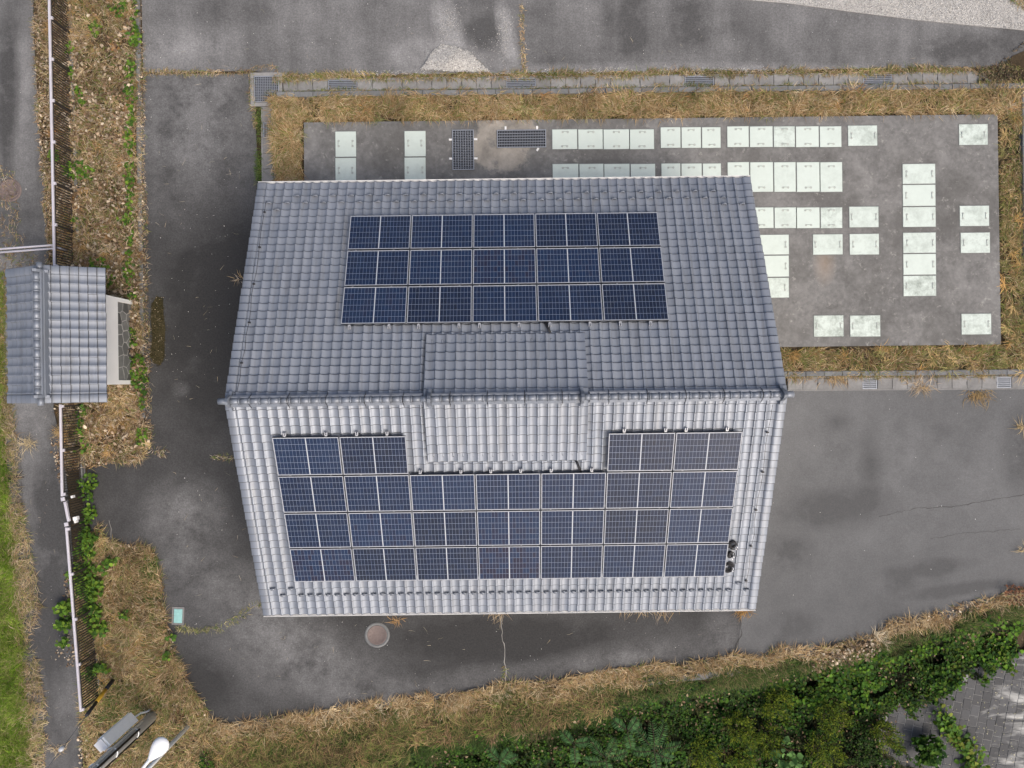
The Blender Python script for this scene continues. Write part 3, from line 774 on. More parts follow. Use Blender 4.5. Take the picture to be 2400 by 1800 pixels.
def row(xs_, y0, y1, name, dirts=None, hdl='tb'):
    n = len(xs_); words = {1: ['']}
    for i, (a, b_) in enumerate(xs_):
        which = 'leftmost' if i == 0 else 'rightmost' if i == n-1 else f'{ORD[i]} from left'
        cover(a, b_, y0, y1, f'pale green plate, {which} in {name}', (dirts or [0.2]*n)[i], hdl)
for nm, x0, x1, dy in (('leftmost pair', 786, 835, 0), ('second pair from left, beside the upright grate', 948, 998, -1)):
    cover(x0, x1, 308+dy, 368+dy, f'pale green cover plate, upper one of the {nm}', 0.15, 'r')
    cover(x0, x1, 370+dy, 432+dy, f'pale green cover plate, lower one of the {nm}', 0.25, 'r')
row([(1294, 1353), (1355, 1413), (1414, 1475), (1476, 1533)], 303, 350, 'the group of four in the back row', [.1]*4)
row([(1548, 1595), (1597, 1643), (1645, 1689)], 298, 347, 'the group of three in the back row', [.1, .1, .1])
row([(1704, 1755), (1757, 1811), (1813, 1863), (1865, 1919), (1921, 1972)], 296, 345, 'the group of five in the back row', [.1, .15, .7, .1, .2])
cover(1987, 2056, 294, 342, 'single pale green cover plate right of the group of five in back row', 0.75, 'lr')
cover(2247, 2315, 291, 340, 'blotchy pale green cover plate alone in the far right corner of slab', 1.0, 'lr')
row([(1295, 1356), (1358, 1415), (1416, 1476), (1478, 1536)], 384, 452, 'the group of four half hidden by the eaves', [.2, .25, .25, .2])
row([(1550, 1595), (1597, 1645), (1647, 1690)], 383, 452, 'the group of three half hidden by the eaves', [.15]*3)
row([(1705, 1756), (1758, 1812), (1814, 1865), (1867, 1921), (1922, 1974)], 380, 450, 'the tall group of five by the roof corner', [.15, .15, .25, .15, .25])
row([(1758, 1813), (1815, 1866), (1867, 1921), (1923, 1974)], 486, 535, 'the third row cut off by the roof edge', [.2, .3, .15, .85])
cover(1990, 2059, 484, 533, 'single pale green cover plate right of the third row, above another', 0.5, 'lr')
for i, (a, b_, d) in enumerate(((384, 431, .45), (433, 483, .15), (485, 532, .45), (545, 593, .6), (595, 644, .2), (646, 694, 1.0))):
    cover(2115+i*.4, 2192+i*.4, a, b_, f'wide pale green cover plate, {ORD[i]} from top in the long column', d, 'lr')
cover(2249, 2318, 482, 530, 'pale green cover plate by right slab edge, upper of the close pair', 0.6, 'lr')
cover(2251, 2320, 545, 593, 'pale green cover plate by right slab edge, lower of the close pair', 0.7, 'lr')
for i, (a, b_, d) in enumerate(((550, 597, .2), (599, 649, .15), (651, 698, .6))):
    cover(1772, 1849, a, b_, f'wide pale green cover plate, {ORD[i]} from top in the column against the roof edge', d, 'lr')
cover(1905, 1975, 549, 597, 'single pale green cover plate left of middle pair in fourth row', 0.5, 'lr')
cover(1991, 2060, 548, 597, 'single pale green cover plate in fourth row directly below another single plate', 0.5, 'lr')
cover(1907, 1977, 739, 789, 'mossy pale green cover plate, left one of the pair near the slab foot', 1.0, 'lr')
cover(1992, 2063, 739, 789, 'mossy pale green cover plate, right one of the pair near the slab foot', 1.0, 'lr')
cover(2253, 2323, 735, 784, 'pale green cover plate alone in the lower right corner of slab', 0.8, 'lr')

# gratings
def grate(x0, x1, y0, y1, z, label, nb, nc, along='x', clips=(), group='steel drain gratings', rot=SLR):
    """nb bearing bars across the short way, nc cross rods; 'along' = direction of the grate's long side"""
    a = P((x0+x1)/2, (y0+y1)/2, z); k = (CAM_H-z)/F_PX; w = (x1-x0)*k; h = (y1-y0)*k
    o = empty('drain_grate', a, rot, label, 'drain grate', group)
    f = MB(); e = 0.03
    f.box(-w/2, w/2, -h/2, -h/2+e, -0.03, 0.012); f.box(-w/2, w/2, h/2-e, h/2, -0.03, 0.012); f.box(-w/2, -w/2+e, -h/2+e, h/2-e, -0.03, 0.012); f.box(w/2-e, w/2, -h/2+e, h/2-e, -0.03, 0.012)
    f.build('frame', M_STEEL, o)
    p = MB(); p.box(-w/2+e, w/2-e, -h/2+e, h/2-e, -0.029, -0.024); p.build('pit', M_PIT, o)
    bw = 0.005
    if along == 'x':
        me = MB().box(-bw, bw, -h/2+e, h/2-e, -0.02, 0.008).mesh('bar', M_STEEL); me2 = MB().box(-w/2+e, w/2-e, -0.009, 0.009, -0.012, 0.010).mesh('cross_rod', M_STEEL)
        for i in range(nb): link('bar', me, o, loc=(-w/2+e+(w-2*e)*(i+1)/(nb+1), 0, 0))
        for i in range(nc): link('cross_rod', me2, o, loc=(0, -h/2+e+(h-2*e)*(i+1)/(nc+1), 0))
    else:
        me = MB().box(-w/2+e, w/2-e, -bw, bw, -0.02, 0.008).mesh('bar', M_STEEL); me2 = MB().box(-0.009, 0.009, -h/2+e, h/2-e, -0.012, 0.010).mesh('cross_rod', M_STEEL)
        for i in range(nb): link('bar', me, o, loc=(0, -h/2+e+(h-2*e)*(i+1)/(nb+1), 0))
        for i in range(nc): link('cross_rod', me2, o, loc=(-w/2+e+(w-2*e)*(i+1)/(nc+1), 0, 0))
    for (cx, cy, rz) in clips:
        q = P(cx, cy, z)-a; c = MB().bevbox(-0.055, 0.055, -0.032, 0.032, 0.0, 0.018, 0.005); c.build('clip', M_WHITE, o, loc=(q.x, q.y, 0.004 if z < 0.1 else -0.032), rz=rz)
    return o
grate(1060, 1111, 304, 398, ZS+0.034, 'tall upright steel grate in the tank slab with four white clips', 22, 7, 'y', ((1056, 326, 0), (1115, 326, 0), (1056, 371, 0), (1115, 371, 0)))
grate(1165, 1280, 304, 346, ZS+0.034, 'long sideways steel grate in the tank slab amid pale sand', 28, 5, 'x', ((1185, 299, 1.57), (1259, 299, 1.57), (1260, 350, 1.0)))

# ---------------------------------------------------------------- drains, gutters and kerbs
def along(p0, p1, n, name, parent, wid, z0, z1, mat, skip=(), gap=0.012, hole=False):
    a, b_ = P(*p0), P(*p1); L = (b_-a).length; rz = math.atan2(b_.y-a.y, b_.x-a.x); w = L/n
    me = MB().bevbox(-w/2+gap/2, w/2-gap/2, -wid/2, wid/2, z0, z1, 0.008)
    me = me.mesh(name, mat)
    if hole:
        b2 = MB(); hw = 0.022
        b2.prism([(-w/2+gap/2, -wid/2), (w/2-gap/2, -wid/2), (w/2-gap/2, -0.06), (w/2-hw, -0.045), (w/2-hw, 0.045), (w/2-gap/2, 0.06), (w/2-gap/2, wid/2), (-w/2+gap/2, wid/2)], z0, z1)
        me2 = b2.mesh(name, mat)
    for i in range(n):
        if i in skip: continue
        c = a.lerp(b_, (i+0.5)/n)
        link(name, me2 if hole and i % 2 else me, parent, loc=(c.x, c.y, rnd.uniform(-.006, .006)), rz=rz+rnd.uniform(-.006, .006))
def channel(name, p0, p1, wid, label):
    a, b_ = P(*p0), P(*p1); L = (b_-a).length; rz = math.atan2(b_.y-a.y, b_.x-a.x); c = (a+b_)/2
    m = Matrix.Translation((c.x, c.y, 0)) @ Matrix.Rotation(rz, 4, 'Z')
    mb = MB(); t_ = 0.05
    mb.box(-L/2, L/2, -wid/2-t_, -wid/2-.004, -0.2, 0.022, m); mb.box(-L/2, L/2, wid/2+.004, wid/2+t_, -0.2, 0.022, m); mb.box(-L/2, L/2, -wid/2, wid/2, -0.2, -0.03, m)
    o = mb.build(name, M_CONC); return tag(o, label, kind='structure')
g1 = channel('drain_channel', (664, 201), (2440, 182.5), 0.36, 'concrete drain channel along the back yard')
along((664, 201), (2440, 182.5), 51, 'cover_slab', g1, 0.36, -0.025, 0.030, M_CONC, skip=(3, 4, 15, 16, 27, 28, 39, 40), hole=True)
def gpos(i): t_ = i/51; return 664+(2440-664)*t_, 201+(182.5-201)*t_
for i, lab in ((3, 'leftmost long steel grate in the concrete drain behind the slab'), (15, 'second long steel grate from left in the drain behind the slab'), (27, 'third long steel grate from left in the drain behind the slab'), (39, 'rightmost bluish long steel grate in the drain behind the slab')):
    x0, y0 = gpos(i); x1, _ = gpos(i+2)
    grate(x0+0.6, x1-0.6, y0-12.5-.3, y0+12-.3, 0.018, lab, 24, 4, 'x')
g2 = channel('drain_channel', (1846, 900.5), (2440, 896), 0.36, 'concrete drain channel beside the parking area')
along((1846, 900.5), (2440, 896), 17, 'cover_slab', g2, 0.36, -0.025, 0.030, M_CONC, skip=(5, 14), hole=True)
for i, lab in ((5, 'short steel grate in the parking area drain nearer the building'), (14, 'short steel grate in the parking area drain at the right edge')):
    x0 = 1846+(2440-1846)*i/17; x1 = x0+(2440-1846)/17; y = 900.5-4.5*(i/17)
    grate(x0+0.6, x1-0.6, y-12.5, y+12.5, 0.018, lab, 14, 4, 'x')
g3 = channel('drain_channel', (628.5, 250), (630, 470), 0.36, 'concrete drain channel running under the eaves')
along((628.5, 250), (630, 470), 6, 'cover_slab', g3, 0.36, -0.025, 0.030, M_CONC, skip=(0, 1) if False else (1,), hole=True)
grate(617, 641, 287, 323, 0.018, 'small overgrown steel grate below the square catch basin', 12, 3, 'y')
basin = MB(); c = P(625, 210); 
for (x0, x1, y0, y1) in ((-0.53, 0.53, 0.44, 0.56), (-0.53, 0.53, -0.56, -0.44), (-0.53, -0.42, -0.437, 0.437), (0.42, 0.53, -0.437, 0.437)): basin.box(x0, x1, y0, y1, -0.15, 0.035)
ob = basin.build('catch_basin', M_CONC, loc=(c.x, c.y, 0), rz=SLR); tag(ob, 'square concrete collar of the catch basin at the yard corner', 'catch basin')
grate(596, 654, 178, 239, 0.024, 'large square steel grate over the catch basin', 14, 12, 'y')
def kerb(p0, p1, n, label, wid=0.17, z1=0.12):
    a, b_ = P(*p0), P(*p1); c = (a+b_)/2; rz = math.atan2(b_.y-a.y, b_.x-a.x); L = (b_-a).length
    k = MB().box(-L/2, L/2, -wid/2-0.03, wid/2+0.03, -0.15, -0.01).build('kerb', M_KERB, loc=(c.x, c.y, 0), rz=rz); tag(k, label, kind='structure')
    w = L/n; me = MB().bevbox(-w/2+.004, w/2-.004, -wid/2, wid/2, -0.008, z1, 0.015).mesh('kerb_stone', M_KERB)
    for i in range(n): link('kerb_stone', me, k, loc=(-L/2+(i+.5)*w, rnd.uniform(-.006, .006), rnd.uniform(-.006, .006)))
kerb((650, 224), (2440, 203.5), 42, 'concrete kerb between the drain and dry grass')
kerb((1800, 877), (2440, 871), 15, 'concrete kerb between dry grass and the parking drain')
kerb((2396, 214), (2404, 868), 15, 'concrete kerb at the right end of the slab')
kerb((320, -60), (336, 980), 24, 'overgrown concrete kerb along the left planting strip', 0.13, 0.02)
kerb((163, -60), (186, 560), 15, 'low concrete kerb under the fence beyond the little building', 0.10, 0.10)
kerb((203, 1262), (238, 1660), 10, 'low concrete kerb under the fence by the utility pole', 0.10, 0.10)
kerb((186, 960), (196, 1165), 5, 'low concrete kerb under the fence between gate and little building', 0.10, 0.10)
kerb((1500, 1600), (1740, 1573), 6, 'mossy concrete kerb stones along the bank edge', 0.22, 0.06)

# ---------------------------------------------------------------- small tiled building in the fence line
gx0, gx1 = -15.03, -12.10; gcx = (gx0+gx1)/2; GRUN = (gx1-gx0)/2; GZE = 2.60; GZ = 3.29; GAL = math.atan((GZ-GZE)/GRUN)
gyT, gyB = 3.44, -0.56; GL = gyT-gyB; GNC = 15; GLEN = GRUN/math.cos(GAL); GNR = 7; gw = GL/GNC; gtl = GLEN/GNR
gh = empty('pump_house', (gcx, (gyT+gyB)/2, 0), R(0.75)+R(90), 'small white walled hut with grey tiled gable roof on the fence line', 'hut')
# local frame: x along the ridge (up the picture), y to the left of the picture
groof = MB()
for s in (1, -1): groof.box(-GL/2+.03, GL/2-.03, -GLEN+.02, 0, -0.08, -0.012, slope_mtx(s, 0, 0, GZ, GAL))
groof = groof.build('roof', M_WOOD, gh)
def gtile(kind, s):
    prof = [(x*gw/TWID, h) for x, h in (PROF if kind == 'mid' else rake_prof(kind == 'left'))]
    v, f, sm = tile_geo(prof, False, gtl)
    if s == 1: v = [(-x, y, z) for x, y, z in v]; f = [q[::-1] for q in f]
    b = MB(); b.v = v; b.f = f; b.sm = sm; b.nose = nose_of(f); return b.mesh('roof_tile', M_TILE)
gm = {}
for s in (1, -1):
    for j in range(GNC):
        for i in range(GNR):
            k = 'left' if j == 0 else 'right' if j == GNC-1 else 'mid'
            if (k, s) not in gm: gm[(k, s)] = gtile(k, s)
            m = slope_mtx(s, -GL/2+j*gw, (i+1)*gtl, GZ, GAL)
            if s == 1: m = m @ Matrix.Scale(-1, 4, (1, 0, 0))
            link('roof_tile', gm[(k, s)], groof, mtx=m @ jitter())
ridge_run(groof, -GL/2+0.2, GL/2-0.2, GZ+0.06, 13, wid=0.34, hh=0.16, rc=0.085, ties=0)
for u in (-GL/2+0.2, GL/2-0.2): ornament(groof, u, GZ+0.08, 1, 0.42, 0.33)
for u in (-1, 1): MB().tube([(u*(GL/2-0.16), 0, GZ+0.10), (u*(GL/2+0.06), 0, GZ+0.10)], 0.085, 12).build('ridge_end', M_TILE, groof)
# walls: white, with a recessed panel of crazy-paved stone on the yard side
fy = -(-12.69-gcx)                      # local y of the yard face (to the right of the picture = -y)
fy = -abs(fy); bx0, bx1 = (-0.02-(gyT+gyB)/2), (2.78-(gyT+gyB)/2)
wl = MB(); zt = GZE+0.05
wl.box(bx0, bx1, fy+0.10, 0.85, 0, zt)                         # core
wl.box(bx0, bx0+0.13, fy, fy+0.098, 0, zt); wl.box(bx1-0.13, bx1, fy, fy+0.098, 0, zt)     # side piers
wl.box(bx0+0.13, bx1-0.13, fy, fy+0.098, 0.92, zt)                 # upper part
wl.build('wall', M_WALL, gh)
for x in (bx0, bx1):   # gables
    w2 = MB(); xx = x+0.002 if x == bx0 else x-0.122; y1 = 0.85; y0 = fy
    pts = [(y0, zt+.002), (y1, zt+.002), (y1, GZ-abs(y1)*math.tan(GAL)-.1), (0, GZ-.1), (y0, GZ-abs(y0)*math.tan(GAL)-.1)]
    w2.v = [(xx, y, z) for y, z in pts]+[(xx+.12, y, z) for y, z in pts]; w2.face([0, 4, 3, 2, 1]); w2.face([5, 6, 7, 8, 9])
    for i in range(5): j = (i+1) % 5; w2.face([i, j, 5+j, 5+i])
    w2.build('gable', M_WALL, gh)
MB().box(bx0+0.13, bx1-0.13, fy+0.03, fy+0.098, 0.0, 0.918).build('mortar_bed', M_MORTAR, gh)
# irregular stones: Voronoi cells clipped from a rectangle
sx0, sx1, sz0, sz1 = bx0+0.14, bx1-0.14, 0.01, 0.91
seeds = []
r2 = random.Random(3)
for i in range(7):
    for k in range(3): seeds.append((sx0+(i+0.5+r2.uniform(-.38, .38)+(0.3 if k % 2 else -.1))*(sx1-sx0)/7, sz0+(k+0.5+r2.uniform(-.3, .3))*(sz1-sz0)/3))
def clip(poly, nx, nz, c):
    out = []
    for i in range(len(poly)):
        a, b_ = poly[i], poly[(i+1) % len(poly)]; da = a[0]*nx+a[1]*nz-c; db = b_[0]*nx+b_[1]*nz-c
        if da <= 0: out.append(a)
        if (da < 0 < db) or (db < 0 < da): t_ = da/(da-db); out.append((a[0]+(b_[0]-a[0])*t_, a[1]+(b_[1]-a[1])*t_))
    return out
for i, (ax, az) in enumerate(seeds):
    poly = [(sx0, sz0), (sx1, sz0), (sx1, sz1), (sx0, sz1)]
    for j, (cx, cz) in enumerate(seeds):
        if i == j: continue
        dx, dz = cx-ax, cz-az; l = math.hypot(dx, dz)
        poly = clip(poly, dx/l, dz/l, (dx*(ax+cx)/2+dz*(az+cz)/2)/l-0.013)
        if len(poly) < 3: break
    if len(poly) < 3: continue
    st = MB(); n = len(poly); pr = fy+0.012+r2.uniform(0, .012); cx = sum(p[0] for p in poly)/n; cz = sum(p[1] for p in poly)/n
    st.v = [(x, fy+0.031, z) for x, z in poly]+[(x+(cx-x)*.04, pr, z+(cz-z)*.04) for x, z in poly]
    st.face([n+q for q in range(n)])
    for q in range(n): w_ = (q+1) % n; st.face([q, w_, n+w_, n+q])
    st.build('stone', M_FLAG, gh)

# ---------------------------------------------------------------- fences and gate
FH = 1.08
def fence(px0, px1, n_post, label, name='picket_fence', first=True, last=True):
    a, b_ = P(*px0, FH), P(*px1, FH); a.z = b_.z = 0; L = (b_-a).length; rz = math.atan2(b_.y-a.y, b_.x-a.x)
    o = empty(name, a, rz, label, 'fence')
    MB().bevbox(0, L, -0.035, 0.035, FH-0.03, FH+0.03, 0.012).build('top_rail', M_RAIL, o)
    MB().box(0, L, -0.015, 0.015, 0.10, 0.14).build('bottom_rail', M_PICK, o)
    MB().box(0, L, -0.012, 0.012, FH-0.12, FH-0.09).build('upper_rail', M_PICK, o)
    n = int(L/0.085); me = MB().box(-0.012, 0.012, -0.011, 0.011, 0.09, FH-0.031).mesh('picket', M_PICK)
    for i in range(n): link('picket', me, o, loc=((i+.5)*L/n, 0, 0))
    mp = MB().box(-0.028, 0.028, 0.016, 0.07, -0.1, FH-0.032).mesh('post', M_PICK); mc = MB().bevbox(-0.045, 0.045, 0.036, 0.095, FH-0.05, FH+0.02, 0.01).mesh('clamp', M_RAIL)
    for i in range(n_post):
        x = 0.06+(L-0.12)*i/max(1, n_post-1); link('post', mp, o, loc=(x, -0.086, 0)); link('clamp', mc, o, loc=(x, -0.131, 0))
    return o
# run downwards in the picture so that the yard lies to the left of the travel direction
fence((127.5, 628), (114, -60), 8, 'pale railed dark picket fence beyond the tiled hut, along the lane')
fence((145.5, 1163), (141.5, 948), 3, 'short pale railed picket fence between the tiled hut and gate')
fence((189.5, 1668), (155.5, 1236), 5, 'pale railed dark picket fence beside the utility pole')
ga, gb = P(161, 1222, FH), P(152, 1176, FH); ga.z = gb.z = 0; L = (gb-ga).length; rz = math.atan2(gb.y-ga.y, gb.x-ga.x)
gate = empty('fence_gate', ga, rz, 'narrow pale railed picket gate leaf between two short posts', 'gate')
MB().bevbox(0, L, -0.04, 0.04, FH-0.05, FH+0.03, 0.012).build('top_rail', M_RAIL, gate); MB().box(0, L, -0.02, 0.02, 0.08, 0.13).build('bottom_rail', M_PICK, gate)
me = MB().box(-0.012, 0.012, -0.011, 0.011, 0.131, FH-0.051).mesh('picket', M_PICK)
for i in range(8): link('picket', me, gate, loc=((i+.5)*L/8, 0, 0))
MB().bevbox(-0.02, 0.10, -0.20, -0.06, FH-0.25, FH-0.12, 0.01).build('latch', M_WHITE, gate)
for (px, py), lab in (((147, 1170), 'square gate post with pale cap next to the hut side fence'), ((155, 1229), 'square gate post with pale cap next to pole side fence')):
    c = P(px, py, FH+0.03); po = empty('gate_post', (c.x, c.y, 0), rz, lab, 'post', 'gate posts')
    MB().box(-0.05, 0.05, -0.05, 0.05, -0.1, FH+0.0).build('shaft', M_PICK, po); MB().bevbox(-0.06, 0.06, -0.06, 0.06, FH+0.002, FH+0.05, 0.012).build('cap', M_RAIL, po)
    MB().bevbox(-0.03, 0.05, -0.20, -0.13, FH-0.30, FH-0.16, 0.01).build('hinge', M_WHITE, po)
# two-bar guard rail across the lane
c0, c1 = P(-60, 588, 1.0), P(124, 574.5, 1.0); c0.z = c1.z = 0; L = (c1-c0).length; rz = math.atan2(c1.y-c0.y, c1.x-c0.x)
gr = empty('guard_rail', c0, rz, 'pale two bar pipe rail meeting the fence at left edge', 'rail')
for z in (1.0, 0.55): MB().tube([(0, 0, z), (L, 0, z)], 0.035, 8).build('bar', M_RAIL, gr)
for x in (0.3, L-0.1): MB().tube([(x, 0, -0.05), (x, 0, 0.96)], 0.03, 8).build('post', M_RAIL, gr)

# ---------------------------------------------------------------- utility pole, guy wire, street lamp
pb = P(362, 1674)
pole = empty('utility_pole', pb, 0, 'grey concrete utility pole with cabinet and conduits at lower left', 'utility pole')
MB().tube([(0, 0, -0.1), (0, 0, 10.5)], [0.17, 0.115], 20).build('shaft', M_POLE, pole)
away = Vector((pb.x, pb.y, 0)).normalized(); side = Vector((-away.y, away.x, 0))
MB().tube([tuple(side*0.03-away*0.185+Vector((0, 0, z))) for z in (1.25, 10)], 0.034, 8).build('conduit', M_BLACK, pole)
MB().tube([tuple(-side*0.10-away*0.155+Vector((0, 0, z))) for z in (0.9, 10)], 0.030, 8).build('conduit', M_GREY, pole)
MB().tube([tuple(side*0.185+away*0.02+Vector((0, 0, z))) for z in (0.05, 10)], 0.024, 8).build('conduit', M_BLACK, pole)
for z in (1.3, 2.5, 3.4):
    MB().lathe([(0.178, z), (0.182, z), (0.182, z+.03), (0.178, z+.03)], 20).build('band', M_GREY, pole)
cab = Matrix.Rotation(math.atan2(side.y, side.x), 4, 'Z')
s2 = -side if (-side).x < 0 else side       # towards the left of the picture
ang = math.atan2(s2.y, s2.x); mc = Matrix.Rotation(ang, 4, 'Z')
cb = MB().bevbox(0.20, 0.56, -0.14, 0.14, 0.95, 2.55, 0.03, mc); cab = cb.build('cabinet', M_GREY, pole)
MB().bevbox(0.565, 0.60, -0.12, 0.12, 1.0, 2.45, 0.01, mc).build('cabinet_door', M_GREY, cab)
MB().box(0.24, 0.55, -0.10, 0.18, 2.553, 2.60, mc).build('cabinet_top', M_WHITE, cab)
MB().tube([mc @ Vector(p) for p in ((0.36, -0.02, 0.96), (0.36, -0.02, 0.75), (0.33, -0.04, 0.5), (0.24, -0.06, 0.3), (0.20, -0.06, 0.05), (0.20, -0.06, -0.05))], 0.03, 8).build('conduit', M_GREY, pole)
ga_ = P(269, 1588); top = pb+Vector((0, 0, 9.0)); gd = (top-ga_).normalized()
guy = empty('guy_wire', ga_, 0, 'guy wire with black and yellow guard and white ball insulator', 'guy wire')
MB().tube([(0, 0, -0.05), tuple(gd*((top-ga_).length))], 0.008, 6).build('wire', M_STEEL, guy)
for k, (a, b_, m_) in enumerate(((0.02, 0.75, M_BLACK), (0.75, 1.45, M_YEL), (1.45, 2.15, M_BLACK))):
    MB().tube([tuple(gd*a), tuple(gd*b_)], 0.066-0.006*k, 10).build('guard_sleeve', m_, guy)
ic = gd*3.75; q = gd.to_track_quat('Z', 'Y').to_matrix().to_4x4()
MB().lathe([(0.012, -0.09), (0.045, -0.075), (0.066, -0.03), (0.066, 0.03), (0.045, 0.075), (0.012, 0.09)], 14, Matrix.Translation(ic) @ q).build('insulator', M_LAMP, guy)
lb = P(446, 1697); ZL = 4.6
lamp = empty('street_lamp', lb, 0, 'white street lamp with tear shaped head on a slim pole', 'street lamp')
MB().tube([(0, 0, -0.1), (0, 0, ZL-0.1)], [0.07, 0.055], 14).build('pole', M_GREY, lamp)
hd = P(370, 1756, ZL)-Vector((lb.x, lb.y, 0)); topv = Vector((0, 0, ZL-0.12)); dv = (hd-Vector((0, 0, ZL))); dv.z = 0; ln = dv.length; dn = dv.normalized()
MB().tube([tuple(topv), tuple(topv+dn*ln*.3+Vector((0, 0, .10))), tuple(topv+dn*(ln-0.32)+Vector((0, 0, .13)))], 0.045, 10).build('arm', M_LAMP, lamp)
# tear shaped luminaire: rounded far end, narrowing to the arm
hm = MB(); prof = [(-0.42, 0.045), (-0.34, 0.07), (-0.22, 0.125), (-0.08, 0.185), (0.06, 0.225), (0.18, 0.225), (0.28, 0.18), (0.34, 0.11), (0.365, 0.02)]
nn = 16; sd = Vector((-dn.y, dn.x, 0)); base = topv+dn*ln+Vector((0, 0, 0.12))
for (t_, r_) in prof:
    for k in range(nn):
        a = 2*math.pi*k/nn; up_ = math.sin(a)*r_*(0.55 if math.sin(a) > 0 else 0.3)
        hm.v.append(tuple(base+dn*t_+sd*math.cos(a)*r_+Vector((0, 0, up_))))
for i in range(len(prof)-1):
    for k in range(nn): k2 = (k+1) % nn; hm.face([i*nn+k, i*nn+k2, (i+1)*nn+k2, (i+1)*nn+k], True)
hm.face(list(range(nn))[::-1]); hm.face([(len(prof)-1)*nn+k for k in range(nn)])
hm.build('lamp_head', M_LAMP, lamp)

# ---------------------------------------------------------------- manholes, valve box
def manhole(px, py, r, label, col, ring_=M_KERB):
    o = empty('manhole', P(px, py, 0.0), 0, label, 'manhole', 'round manholes')
    MB().lathe([(r*1.30, 0.0), (r*1.30, 0.020), (r*1.02, 0.022), (r*1.02, 0.016)], 40).build('collar', ring_, o)
    MB().lathe([(r*1.0, 0.0), (r*1.0, 0.026), (r*0.97, 0.028), (r*0.9, 0.028), (r*0.89, 0.024), (r*0.02, 0.025)], 40).build('lid', col, o)
    for k in range(12):
        for rr in (0.35, 0.7):
            a = k*math.pi/6+rr; MB().bevbox(-0.03, 0.03, -0.012, 0.012, 0.0245, 0.031, 0.003).build('stud', col, o, loc=(rr*r*math.cos(a), rr*r*math.sin(a), 0), rz=a)
manhole(884, 1488, 0.325, 'reddish round manhole with pale concrete collar below the near eaves', M_RUST)
manhole(24, 446, 0.30, 'dusty reddish round manhole in the lane at left edge', M_RUST, M_RUST)
vb = empty('valve_box', P(418, 1443, 0), R(-2), 'small teal valve box lid in concrete frame on the driveway', 'valve box')
f = MB(); f.box(-0.20, -0.15, -0.30, 0.30, -0.05, 0.03); f.box(0.15, 0.20, -0.30, 0.30, -0.05, 0.03); f.box(-0.148, 0.148, 0.24, 0.30, -0.05, 0.03); f.box(-0.148, 0.148, -0.30, -0.24, -0.05, 0.03); f.build('frame', M_CONC, vb)
MB().bevbox(-0.14, 0.14, -0.235, 0.235, -0.04, 0.04, 0.012).build('lid', M_TEAL, vb)
MB().bevbox(-0.05, 0.05, 0.08, 0.12, 0.0405, 0.048, 0.004).build('grip', M_TEAL, vb)

# ---------------------------------------------------------------- block paved bank, lower right
ZB = -1.05
def block_mat():
    m, t, b = nodes('bank_block'); g = N(t, 'ShaderNodeNewGeometry'); oi = N(t, 'ShaderNodeObjectInfo'); co = g.outputs['Position']
    n1 = noise_(t, co, 0.9, 6, 0.6, 1.0, (1.0, 1.0, 1)); n2 = noise_(t, co, 16, 5, 0.7)
    c = mix_(t, n2, (0.038, 0.040, 0.043), (0.088, 0.089, 0.090))
    q = math_(t, 'MULTIPLY_ADD', oi.outputs['Random'], 0.5); q.node.inputs[2].default_value = 0.75
    c = mix_(t, 1.0, c, q, 'MULTIPLY')
    mp = N(t, 'ShaderNodeMapping'); t.links.new(co, mp.inputs[0]); mp.inputs['Rotation'].default_value = (0, 0, R(35)); mp.inputs['Scale'].default_value = (0.55, 2.0, 1)
    n3 = noise_(t, mp.outputs[0], 1.2, 5, 0.6, 0.7)
    right = math_(t, 'MULTIPLY', math_(t, 'SUBTRACT', N(t, 'ShaderNodeSeparateXYZ', ins={0: co}).outputs[0], 15.0), 0.09, True)
    l = math_(t, 'MULTIPLY', math_(t, 'SUBTRACT', math_(t, 'ADD', n3, right), 0.72), 5.0, True)
    c = mix_(t, math_(t, 'MULTIPLY', l, 0.85), c, (0.50, 0.50, 0.47))
    t.links.new(c, b.inputs['Base Color']); b.inputs['Roughness'].default_value = 0.8
    bump_(t, b, n2, 0.4, 0.008); return m
M_BLOCK = block_mat(); M_JOINT = simple('joint_mortar', (0.24, 0.24, 0.23), 0.9, 0, 0.4, 3)
bk = sheet('paved_bank', [(2060, 1655), (2180, 1630), (2233, 1600), (2300, 1560), (2352, 1545), (2430, 1515), (2520, 1515), (2520, 1880), (2060, 1880)], 0, M_JOINT, label='bank faced with grey concrete blocks')
for v in bk.data.vertices: v.co.x *= (CAM_H-ZB)/CAM_H; v.co.y *= (CAM_H-ZB)/CAM_H; v.co.z += ZB+0.004
bw_, bh_ = 0.31, 0.37; brz = R(-11)
me = MB().bevbox(-bw_/2+.008, bw_/2-.008, -bh_/2+.008, bh_/2-.008, -0.04, 0.018, 0.006).mesh('paving_block', M_BLOCK)
me_w = MB().bevbox(-bw_/2+.014, bw_*1.5-.014-bw_*.5, -bh_/2+.014, bh_/2-.014, -0.04, 0.022, 0.012).mesh('paving_block', M_BLOCK)
poly = [(2075, 1650), (2180, 1635), (2233, 1605), (2300, 1565), (2352, 1550), (2415, 1525), (2440, 1525), (2440, 1830), (2075, 1830)]
cen = P(2280, 1690, ZB); polyw = [tuple(P(x, y, ZB))[:2] for x, y in poly]
for a in range(-12, 13):
    for b_ in range(-10, 11):
        # columns of blocks, every other one half a block lower
        l = Vector((a*bw_, b_*bh_+(bh_/2 if a % 2 else 0), 0)); l = Matrix.Rotation(brz, 3, 'Z') @ l; p = cen+l
        if inside(np.array([[p.x, p.y]]), polyw)[0]:
            link('paving_block', me, bk, loc=(p.x, p.y, ZB+rnd.uniform(-.008, .008)), rz=brz+rnd.uniform(-.015, .015))

